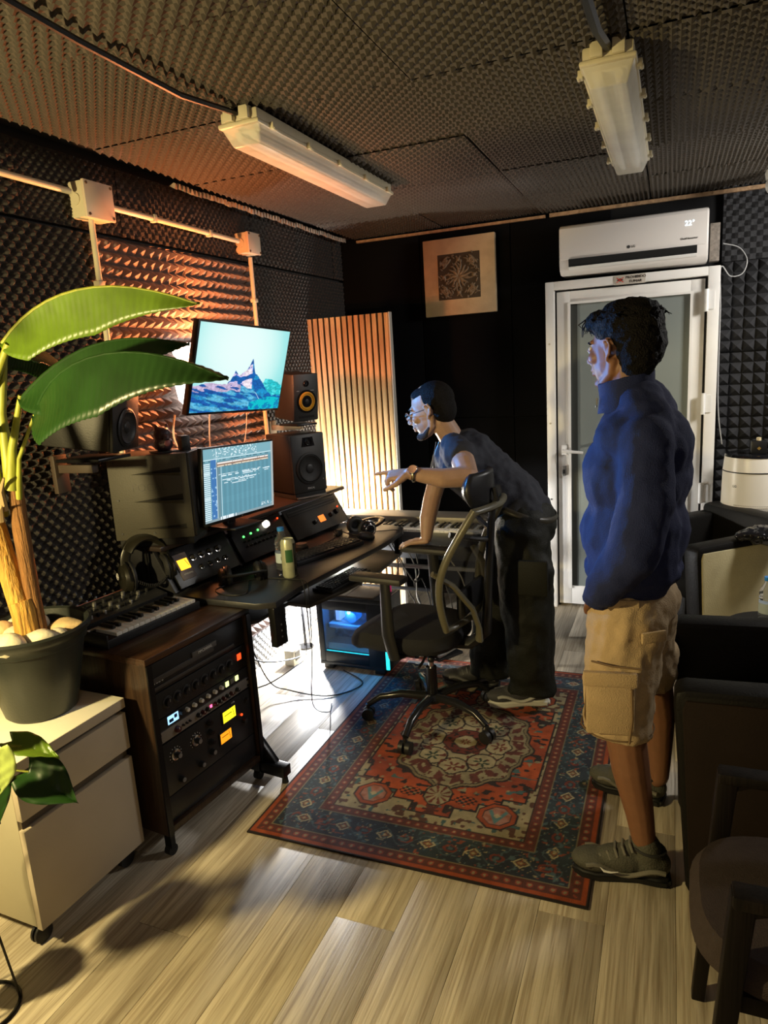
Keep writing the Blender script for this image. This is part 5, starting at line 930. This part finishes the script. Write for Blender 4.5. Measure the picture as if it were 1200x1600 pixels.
part('headrest_post', MB().tube([(.31, 0, 1.0), (.335, 0, 1.05), (.325, 0, 1.10)], .012), CB, oc); part('headrest', MB().grid(lambda s, t: (.315-.05*(2*s-1)**2, (s-.5)*.28*(1-.25*(2*t-1)**2), 1.03+.14*t), 16, 10), pm('headrest_black', (.014, .014, .016), .4), oc).modifiers.new('t', 'SOLIDIFY').thickness = .04
# ================================================================ PEOPLE
def skinmat(name, c):
    m = pm(name, c, .5, bump=(90, .08), var=.06, vscale=30); m.node_tree.nodes['Principled BSDF'].inputs['Subsurface Weight'].default_value = .06; m.node_tree.nodes['Principled BSDF'].inputs['Subsurface Scale'].default_value = .01; return m
def head(mb, C, M, k=1.0):
    C = Vector(C); p = lambda x, y, z: C+M@Vector((x, y, z))*k; e = lambda c, r, rot=None: mb.ell(p(*c), tuple(a*k for a in r), M@(Euler(rot).to_matrix() if rot else Matrix.Identity(3)), 20, 14)
    e((-.018, 0, .035), (.098, .075, .088)); e((.012, 0, .0), (.078, .066, .095)); e((.044, 0, -.035), (.046, .052, .075)); e((.018, 0, -.042), (.066, .061, .060))
    mb.limb([p(-.01, .056, -.035), p(.0, .050, -.066), p(.045, .028, -.097), p(.068, 0, -.104)], [.016*k, .016*k, .016*k, .017*k]); mb.limb([p(-.01, -.056, -.035), p(.0, -.050, -.066), p(.045, -.028, -.097), p(.068, 0, -.104)], [.016*k, .016*k, .016*k, .017*k])
    e((.074, 0, .028), (.018, .05, .013)); mb.cap(p(.088, 0, .018), p(.112, 0, -.026), .008*k, .0115*k, 10); e((.102, 0, -.032), (.012, .017, .008))
    for s in (-1, 1):
        e((.062, s*.042, -.018), (.024, .018, .02)); e((.082, s*.033, .006), (.012, .015, .007))
        # ear: outer rim + lobe
        mb.tube([p(-.004+.004, s*.073, -.022), p(-.018, s*.086, -.012), p(-.026, s*.092, .012), p(-.018, s*.092, .03), p(-.002, s*.086, .03), p(.006, s*.076, .014)], [.006*k, .006*k, .0055*k, .0055*k, .005*k, .004*k], 8); e((-.008, s*.079, .004), (.014, .006, .024), (0, .2, 0)); e((-.002, s*.076, -.028), (.007, .005, .009))
    e((.092, 0, -.056), (.013, .023, .0065)); e((.090, 0, -.069), (.012, .019, .007)); e((.076, 0, -.098), (.018, .021, .016)); e((.082, 0, -.045), (.018, .026, .02))
    return p
def hand(mb, w, d, n, curls, thumb, k=1.0, spread=.0, lens=(.075, .084, .078, .062)):
    w = Vector(w); d = Vector(d).normalized(); n = Vector(n).normalized(); s = d.cross(n).normalized(); n = s.cross(d)
    base = []
    for i in range(4):
        q = w+d*(.092-.004*abs(i-1.3))*k+s*((1.5-i)*.0205)*k; base.append(q); mb.cap(w+s*((1.5-i)*.012)*k+d*.01*k, q, .015*k, .0115*k, 10)
    mb.ell(w+d*.045*k, (.045*k, .036*k, .014*k), Matrix((d, s, n)).transposed(), 12, 8)
    for i in range(4):
        q = base[i]; a = 0; L = lens[i]*k; fd = (d+s*(1.5-i)*spread).normalized(); r = .0098*k
        for j, f in enumerate((.45, .30, .25)):
            a += curls[i][j]; v = fd*math.cos(a)-n*math.sin(a); q2 = q+v*L*f; mb.cap(q, q2, r, r*.9, 10); q = q2; r *= .9
    a0 = w+d*.018*k+s*.02*k*thumb; t1 = a0+(d*.7+s*.75*thumb-n*.3).normalized()*.045*k; t2 = t1+(d*.9+s*.35*thumb-n*.25).normalized()*.033*k; t3 = t2+(d+s*.1*thumb-n*.3).normalized()*.026*k
    mb.limb([a0, t1, t2, t3], [.017*k, .0125*k, .0105*k, .009*k], 10); return mb
def person(label, loc):
    t = T('person', label, 'person', loc); t['_'] = 0; del t['_']; return t
def pp(name, mb, mat, root, label=None, **kw): return part(name, mb, mat, root, label, loc=tuple(-Vector(root.location)), **kw)
def eyes(root, p, M, k=1):
    for s in (-1, 1):
        o = pp('eye', MB().ell(p(.080, s*.033, .006), .0115*k, M, 14, 10), pm('eye_white', (.6, .58, .56), .2), root); pp('iris', MB().ell(p(.0865, s*.034, .006), .0062*k, M, 10, 8), pm('iris_dark', (.02, .012, .008), .2), root)
        pp('eyebrow', MB().tube([p(.088, s*.014, .022), p(.089, s*.032, .029), p(.072, s*.053, .024)], [.003, .0045, .002], 6), HAIR, root)
HAIR = pm('hair_black', (.006, .005, .005), .6, bump=(220, .9), spec=.15)
SK1 = skinmat('skin_light', (.40, .245, .17)); SK2 = skinmat('skin_tan', (.20, .09, .045))
def shoe(root, heel, toe, zf, up, sole, accent, wid=.05, ht=.1, name='shoe', label=None):
    heel = Vector((heel[0], heel[1], zf)); toe = Vector((toe[0], toe[1], zf)); d = (toe-heel); L = d.length; a = math.atan2(d.y, d.x); Mx = Matrix.Translation(heel)@Matrix.Rotation(a, 4, 'Z')@Matrix.Scale(1, 4)
    def tr(mb): mb.v = [tuple(Mx@Vector(v)) for v in mb.v]; return mb
    ol = [(0, -.6), (.03, -.85), (.15, -.9), (.35, -.72), (.55, -.85), (.75, -1.0), (.9, -.8), (1.0, -.25), (1.0, .25), (.9, .75), (.75, .92), (.55, .78), (.35, .68), (.15, .85), (.03, .82), (0, .55)]
    up_ = MB(); up_.ell((L*.2, 0, .058), (.062, wid*.80, .052)).ell((L*.5, 0, .06), (.085, wid*.80, .045)).ell((L*.76, 0, .05), (.075, wid*.88, .034)).cap((L*.2, 0, .06), (L*.24, 0, ht+.01), .045, .043).cap((L*.30, 0, ht+.018), (L*.46, 0, ht-.02), .022, .028)
    o = pp(name, tr(up_), up, root, label); organic(o, .006, 5)
    def ch(n_, mb, m, lb=None): q = part(n_, tr(mb), m, o, lb); return q
    s_ = MB(); zz = lambda x: .012*max(0, x-.7)
    for (z0, z1, k) in ((0, .030, 1.0),): s_.prism([(x*L, y*wid*k) for x, y in ol], z0, z1)
    q = ch('sole', s_, sole); b = bmesh.new(); b.from_mesh(q.data); bmesh.ops.bevel(b, geom=[e for e in b.edges if e.calc_face_angle(0) > .6], offset=.008, segments=2, affect='EDGES'); b.to_mesh(b and q.data); b.free()
    ch('side_stripe', MB().tube([(L*x, -wid*(.80+.10*math.sin(x*9)), .045+.016*math.sin(x*10)) for x in [i/14 for i in range(1, 13)]], .0075, 8).tube([(L*x, wid*(.78+.10*math.sin(x*9)), .045+.016*math.sin(x*10)) for x in [i/14 for i in range(1, 13)]], .0075, 8), accent)
    for k in range(5): x = L*(.40+.075*k); z = ht+.024-.0115*k-.004; ch('lace', MB().tube([(x-.006, -.032, z-.018), (x, -.02, z), (x+.004, .02, z+.002), (x-.004, .034, z-.016)], .0042, 6), accent)
    ch('tongue', MB().ell((L*.34, 0, ht+.018), (.012, .024, .03), (0, -.5, 0)), up); ch('collar_lining', MB().tube([(L*.22+.048*math.cos(t), .040*math.sin(t), ht+.004+.008*math.cos(t)) for t in [2*PI*i/20 for i in range(20)]], .006, 6, closed=True), pm('lining', (.02, .02, .02), .8)); return o
# ---------------- leaning man
m1 = person('man with glasses in black leaning over chair and pointing', (-.78, 3.1, .0075))
zf = .0075
M = (Matrix.Rotation(R(182), 3, 'Z')@Matrix.Rotation(R(14), 3, 'Y'))
HC = (-1.005, 3.03, 1.405); b = MB(); p = head(b, HC, M, 1.0)
b.limb([p(-.03, 0, -.05), (-.93, 3.06, 1.29), (-.90, 3.09, 1.20)], [.052, .055, .07]); 
b.limb([(-.88, 3.09, 1.17), (-.77, 3.11, 1.06), (-.64, 3.12, .92)], [.115, .105, .10]); b.ell((-.60, 3.12, .90), (.12, .15, .11))
# near arm: shoulder -> elbow -> wrist
b.limb([(-.86, 2.95, 1.235), (-.80, 2.82, 1.19), (-.765, 2.76, 1.148)], [.055, .050, .042]); b.limb([(-.765, 2.76, 1.148), (-.86, 2.70, 1.152), (-.985, 2.66, 1.178)], [.044, .041, .026])
hand(b, (-.985, 2.66, 1.178), (-1, -.05, -.10), (.10, -.35, 1), [(-.02, .05, .05), (.85, .75, .5), (1.0, .8, .5), (1.15, .8, .5)], -1, 1.0)
# far arm straight down to armrest
b.limb([(-.98, 3.20, 1.20), (-1.035, 3.17, 1.06), (-1.055, 3.14, .98)], [.055, .046, .042]); b.limb([(-1.055, 3.14, .98), (-1.065, 3.09, .89), (-1.065, 3.05, .80)], [.043, .040, .027])
hand(b, (-1.05, 3.05, .792), (-1, .0, -.12), (-.1, 0, 1), [(.15, .2, .2), (.15, .2, .2), (.2, .25, .2), (.25, .3, .2)], 1, .95, .12)
# legs
b.limb([(-.62, 3.03, .88), (-.58, 3.03, .48), (-.555, 3.05, .09)], [.085, .06, .045]); b.limb([(-.62, 3.20, .88), (-.76, 3.19, .48), (-.83, 3.18, .09)], [.085, .06, .045])
o = pp('body', b, SK1, m1); organic(o, .0042, 3)
hb = MB(); e = lambda c, r: hb.ell(p(*c), r, M, 20, 14); e((-.030, 0, .042), (.093, .078, .085)); e((-.055, 0, -.002), (.064, .072, .080)); e((.012, 0, .078), (.062, .060, .036)); o = pp('hair', hb, HAIR, m1, 'short black faded hair'); organic(o, .005, 4)
eyes(m1, p, M)
bd_ = MB(); bd_.ell(p(.076, 0, -.103), (.024, .027, .019), M); bd_.limb([p(.066, .018, -.104), p(.045, .032, -.098), p(.01, .056, -.07)], [.016, .015, .008]); bd_.limb([p(.066, -.018, -.104), p(.045, -.032, -.098), p(.01, -.056, -.07)], [.016, .015, .008]); o = pp('beard', bd_, pm('beard', (.03, .018, .014), .9, bump=(300, .6)), m1, 'short dark chin beard'); organic(o, .004, 3)
g = T('glasses', 'x', 'x'); bpy.data.objects.remove(g)
gl = MB()
for s in (-1, 1): gl.tube([p(.105, s*.033+.024*math.cos(a), .002+.018*math.sin(a)) for a in [2*PI*i/20 for i in range(20)]], .0013, 6, closed=True); gl.tube([p(.104, s*.057, .008), p(.05, s*.075, .01), p(-.01, s*.083, .012)], .0013, 6)
gl.tube([p(.105, -.009, .006), p(.109, 0, .010), p(.105, .009, .006)], .0013, 6); go = pp('glasses', gl, CHROME, m1, 'thin clear-rimmed glasses')
ln = MB()
for s in (-1, 1): ln.add([p(.105, s*.033, .002)]+[p(.105, s*.033+.023*math.cos(a), .002+.017*math.sin(a)) for a in [2*PI*i/20 for i in range(20)]], [(0, 1+i, 1+(i+1) % 20) for i in range(20)])
part('lens', ln, pm('lens_glass', (.9, .95, 1), .0, trans=1, ior=1.05), go)
# t-shirt
TS = pm('tshirt_black', (.018, .020, .03), .8, bump=(300, .3)); t_ = MB()
t_.limb([(-.905, 3.08, 1.215), (-.87, 3.09, 1.17), (-.76, 3.11, 1.06), (-.63, 3.12, .95)], [.075, .145, .14, .135]); t_.ell((-.86, 3.08, 1.16), (.12, .20, .12), (0, .75, 0)); t_.ell((-.72, 3.11, 1.02), (.13, .165, .125), (0, .75, 0)); t_.ell((-.62, 3.12, .94), (.13, .165, .10))
t_.limb([(-.88, 2.96, 1.235), (-.835, 2.885, 1.215)], [.075, .074]); t_.limb([(-.96, 3.20, 1.20), (-1.01, 3.19, 1.11)], [.075, .072])
o = pp('tshirt', t_, TS, m1, 'loose dark t-shirt'); organic(o, .009, 5, [(.09, .030), (.03, .008)])
cl = MB(); cl.tube([(-.93+.062*math.cos(a)*1.05, 3.07+.07*math.sin(a), 1.255-.035*math.cos(a)*-1) for a in [2*PI*i/24 for i in range(24)]], .009, 8, closed=True); pp('collar', cl, TS, m1)
nk = [(-.96, 2.99, 1.27), (-.975, 2.97, 1.22), (-.985, 2.965, 1.17), (-1.0, 3.0, 1.13), (-1.02, 3.05, 1.13), (-1.03, 3.10, 1.17), (-1.02, 3.13, 1.25)]
pp('necklace', MB().tube(nk, .0016, 6), SILVER, m1)
wt = MB(); c0 = Vector((-.965, 2.663, 1.175)); dd = Vector((-.97, -.1, .18)).normalized(); s1, s2 = frame(dd)
wt.tube([c0+s1*.0315*math.cos(a)+s2*.0315*math.sin(a) for a in [2*PI*i/24 for i in range(24)]], .007, 8, closed=True, sx=.5, sy=1); wo = pp('wristwatch', wt, pm('watch_gold', (.5, .42, .28), .25, 1), m1, 'steel wristwatch')
fn = (Vector((0, -.75, .66))).normalized(); part('watch_face', MB().cyl(tuple(c0+fn*.027), tuple(c0+fn*.037), .019, n=24), pm('watch_face_dark', (.02, .04, .08), .15), wo); part('watch_bezel', MB().lathe([(.019, 0), (.0205, .003), (.019, .005)], tuple(c0+fn*.034), axis=tuple(fn)), CHROME, wo)
# trousers
TR = pm('trousers_black', (.009, .0095, .007), .6, spec=.25, bump=(200, .3)); tr_ = MB()
tr_.ell((-.605, 3.12, .88), (.145, .18, .13)); tr_.limb([(-.61, 3.03, .86), (-.585, 3.02, .5), (-.575, 3.04, .18)], [.125, .12, .112]); tr_.limb([(-.65, 3.20, .86), (-.76, 3.19, .5), (-.80, 3.18, .18)], [.125, .118, .108])
tr_.ell((-.53, 2.96, .68), (.075, .06, .10)); tr_.cyl((-.575, 3.04, .18), (-.575, 3.04, .085), .10, .112).cyl((-.80, 3.18, .18), (-.80, 3.18, .085), .10, .108)
o = pp('trousers', tr_, TR, m1, 'baggy black cargo trousers'); organic(o, .011, 5, [(.16, .035), (.05, .010)])
pp('belt', MB().tube([(-.605+.138*math.cos(a), 3.12+.168*math.sin(a), .945-.045*math.cos(a)) for a in [2*PI*i/30 for i in range(30)]], .014, 8, closed=True, sx=.5), pm('belt_dark', (.04, .035, .025), .4), m1)
pp('hanging_tassel', MB().tube([(-.73, 2.97, .93), (-.74, 2.95, .88), (-.73, 2.95, .80)], .006, 6).tube([(-.60, 2.92, .74), (-.585, 2.91, .71), (-.57, 2.92, .73)], .003, 6), SILVER, m1)
pp('thigh_pocket', MB().b2(-.60, -.47, 2.885, 2.91, .60, .76), TR, m1, bevel=.01)
SOLW = pm('sole_white', (.55, .54, .48), .6); UPD = pm('shoe_mesh_dark', (.05, .05, .055), .7, bump=(300, .4)); ACW = pm('shoe_silver', (.45, .45, .42), .4)
shoe(m1, (-.505, 3.09), (-.775, 2.985), zf, UPD, SOLW, ACW, .052, .10, 'shoe'); shoe(m1, (-.76, 3.19), (-1.05, 3.15), zf, pm('shoe_dark', (.02, .02, .022), .6), pm('sole_dark', (.05, .05, .05), .6), pm('shoe_grey', (.12, .12, .12), .5), .05, .10, 'shoe')
# ---------------- standing man
m2 = person('standing man in blue sweatshirt and beige shorts, hand in pocket', (-.08, 2.22, 0))
M = (Matrix.Rotation(R(150), 3, 'Z')@Matrix.Rotation(R(3), 3, 'Y')); HC = (-.14, 2.205, 1.622); b = MB(); p = head(b, HC, M, .95)
b.limb([p(-.03, 0, -.05), (-.10, 2.2, 1.50), (-.09, 2.2, 1.42)], [.056, .058, .08]); b.limb([(-.09, 2.2, 1.32), (-.09, 2.2, 1.12), (-.09, 2.2, .95)], [.13, .12, .12])
b.limb([(-.06, 2.04, 1.36), (-.075, 1.995, 1.12), (-.175, 2.035, .925)], [.05, .042, .03]); hand(b, (-.175, 2.035, .925), (.15, .5, -1), (.1, -1, 0), [(.3, .3, .3)]*4, 1, .9)
b.limb([(-.06, 2.33, 1.34), (-.05, 2.41, 1.1), (-.12, 2.38, .93)], [.045, .040, .03]); hand(b, (-.12, 2.38, .93), (.1, -.4, -1), (-.1, 1, 0), [(.2, .2, .2)]*4, -1)
b.limb([(-.10, 2.12, .88), (-.115, 2.065, .52)], [.09, .065]); b.limb([(-.115, 2.065, .52), (-.09, 2.05, .36), (-.062, 2.04, .22), (-.045, 2.035, .11), (-.07, 2.03, .065)], [.062, .057, .043, .034, .026])
b.limb([(-.07, 2.30, .88), (-.035, 2.40, .52)], [.09, .06]); b.limb([(-.035, 2.40, .52), (-.015, 2.43, .36), (-.01, 2.44, .22), (-.01, 2.44, .11), (-.04, 2.45, .065)], [.06, .055, .042, .034, .026])
o = pp('body', b, SK2, m2); organic(o, .0045, 3); eyes(m2, p, M)
hb = MB(); e = lambda c, r: hb.ell(p(*c), r, M, 20, 14); e((-.028, 0, .068), (.104, .083, .078)); e((-.068, 0, .02), (.070, .080, .095)); e((.052, 0, .088), (.055, .062, .038)); e((-.055, 0, -.045), (.052, .060, .055)); e((-.07, 0, .075), (.066, .072, .066))
rnd = random.Random(3)
for k in range(46):
    a = rnd.uniform(0, 2*PI); c = rnd.uniform(.2, 1); v = Vector((math.cos(a)*.085*c-.01, math.sin(a)*.07*c, .098+.028*(1-c*c))); hb.ell(p(*v), (.02, .018, .015), None, 8, 6)
o = pp('hair', hb, HAIR, m2, 'thick wavy black hair'); organic(o, .005, 2, [(.02, .012)])
hs_ = MB()
for k in range(34):
    s = rnd.uniform(-.045, .055); x0 = rnd.uniform(.04, .08); q = [p(x0-.03, s, .112), p(x0+.010, s*1.05, .105), p(x0+.028+rnd.uniform(0, .012), s*1.1+rnd.uniform(-.01, .01), .078+rnd.uniform(-.012, .012)), p(x0+.030+rnd.uniform(-.015, .015), s*1.1+rnd.uniform(-.015, .015), .055+rnd.uniform(-.01, .02))]; hs_.tube(q, [.0032, .0028, .002, .0008], 5)
for k in range(150):
    a = rnd.uniform(0, 2*PI); c = rnd.uniform(.5, 1.05); bse = Vector((math.cos(a)*.10*c-.03, math.sin(a)*.082*c, .085+.045*(1.1-c*c))); tw = rnd.uniform(0, 6)
    q = [p(*bse), p(*(bse*1.03+Vector((.014*math.cos(tw), .014*math.sin(tw), .005)))), p(*(bse*1.02+Vector((.024*math.cos(tw+1), .024*math.sin(tw+1), -.004))))]; hs_.tube(q, [.003, .0022, .0008], 4)
o = pp('hair_strands', hs_, HAIR, m2); o['kind'] = 'stuff'
# sweatshirt
SW = pm('sweat_blue', (.009, .016, .075), .85, bump=(350, .45), var=.08, vscale=30); s_ = MB()
s_.ell((-.085, 2.2, 1.37), (.115, .205, .10), (0, 0, R(-18))); s_.ell((-.09, 2.2, 1.25), (.155, .20, .17), (0, 0, R(-18))); s_.ell((-.095, 2.2, 1.08), (.155, .195, .17), (0, 0, R(-18))); s_.limb([(-.095, 2.13, 1.12), (-.10, 2.13, .985)], [.135, .128]); s_.limb([(-.085, 2.27, 1.12), (-.08, 2.27, .985)], [.135, .128]); s_.ell((-.10, 2.2, .965), (.15, .20, .05)); s_.limb([(-.06, 2.10, 1.42), (-.085, 2.17, 1.47)], [.075, .07]); s_.limb([(-.05, 2.31, 1.42), (-.08, 2.23, 1.47)], [.075, .07]); s_.ell((-.03, 2.2, 1.33), (.10, .15, .12))
s_.limb([(-.065, 2.045, 1.375), (-.055, 1.985, 1.22), (-.085, 1.965, 1.08), (-.165, 2.0, .955), (-.185, 2.02, .93)], [.078, .078, .074, .056, .046]); s_.limb([(-.04, 2.36, 1.375), (-.04, 2.44, 1.2), (-.08, 2.45, 1.05), (-.15, 2.41, .95)], [.078, .076, .07, .052])
s_.cyl((-.098, 2.2, 1.42), (-.115, 2.2, 1.50), .09, .068)
o = pp('sweatshirt', s_, SW, m2, 'navy blue half-zip sweatshirt'); organic(o, .009, 8, [(.16, .02), (.05, .010)])
cmb = MB(); ring = lambda z, r, dx: [( -.115+dx+r*math.cos(a), 2.2+r*.95*math.sin(a), z+.018*math.cos(a)) for a in [2*PI*i/28 for i in range(28)]]
vs = []; 
for z, r, dx in ((1.455, .088, 0), (1.50, .078, -.005), (1.54, .080, -.008), (1.545, .076, -.008), (1.50, .070, -.005)): vs += ring(z, r, dx)
cmb.add(vs, [(i*28+k, i*28+(k+1) % 28, (i+1)*28+(k+1) % 28, (i+1)*28+k) for i in range(4) for k in range(28)]); o = pp('collar', cmb, SW, m2, 'stand-up zip collar'); mm = o.modifiers.new('d', 'DISPLACE'); tx = bpy.data.textures.new('fold', 'CLOUDS'); tx.noise_scale = .04; mm.texture = tx; mm.strength = .012
pp('zip_pull', MB().box((-.203, 2.175, 1.475), (.004, .006, .02)).cyl((-.205, 2.175, 1.462), (-.205, 2.175, 1.458), .003), SILVER, m2)
pp('cuff', MB().tube([(-.178, 2.012, .94), (-.192, 2.022, .905)], [.044, .040], 14), SW, m2)
# shorts
SH = pm('shorts_beige', (.46, .33, .185), .85, bump=(300, .35), var=.06, vscale=25); s_ = MB()
s_.ell((-.095, 2.2, .86), (.135, .175, .11)); s_.limb([(-.105, 2.11, .84), (-.125, 2.085, .62)], [.118, .108]); s_.limb([(-.075, 2.29, .84), (-.06, 2.36, .62)], [.112, .092])
s_.cyl((-.125, 2.08, .64), (-.132, 2.072, .475), .108, .104).cyl((-.05, 2.37, .64), (-.052, 2.395, .50), .092, .086)
o = pp('shorts', s_, SH, m2, 'beige cargo shorts'); organic(o, .008, 4, [(.1, .028), (.035, .010)])
for nm, c, d_, rz in (('cargo_pocket', (-.145, 1.963, .60), (.135, .022, .16), R(8)), ('pocket_flap', (-.145, 1.955, .695), (.15, .02, .045), R(8)), ('back_pocket_flap', (-.03, 2.005, .815), (.08, .012, .035), R(35)), ('waistband', (-.12, 2.02, .90), (.10, .01, .03), R(5))):
    pp(nm, MB().box(c, d_, (0, 0, rz)), SH, m2, bevel=.006)
pp('seam', MB().tube([(-.20, 1.99, .73), (-.14, 1.955, .735), (-.06, 1.965, .73)], .003, 6).tube([(-.212, 1.985, .67), (-.218, 1.98, .56), (-.205, 1.985, .50)], .0035, 6).tube([(-.085, 1.955, .67), (-.082, 1.95, .58), (-.09, 1.955, .50)], .004, 6).tube([(-.132+.107*math.cos(a), 2.072+.107*math.sin(a), .495) for a in [2*PI*i/24 for i in range(24)]], .0022, 6, closed=True), pm('seam_brown', (.16, .10, .05), .9), m2)
UPG = pm('shoe_olive', (.07, .068, .05), .65, bump=(200, .4), var=.1, vscale=60); SOB = pm('sole_black', (.006, .006, .006), .6); ACG = pm('shoe_light', (.16, .15, .12), .5)
s1_ = shoe(m2, (.03, 2.045), (-.262, 2.005), 0, UPG, SOB, ACG, .055, .105); s2_ = shoe(m2, (.01, 2.445), (-.25, 2.50), 0, UPG, SOB, ACG, .053, .10)
sw_ = MB(); sw_.tube([(-.172, 1.962, .062), (-.160, 1.958, .054), (-.140, 1.956, .055), (-.118, 1.958, .060)], [.001, .004, .003, .001], 6); part('side_logo', sw_, WM, s1_)
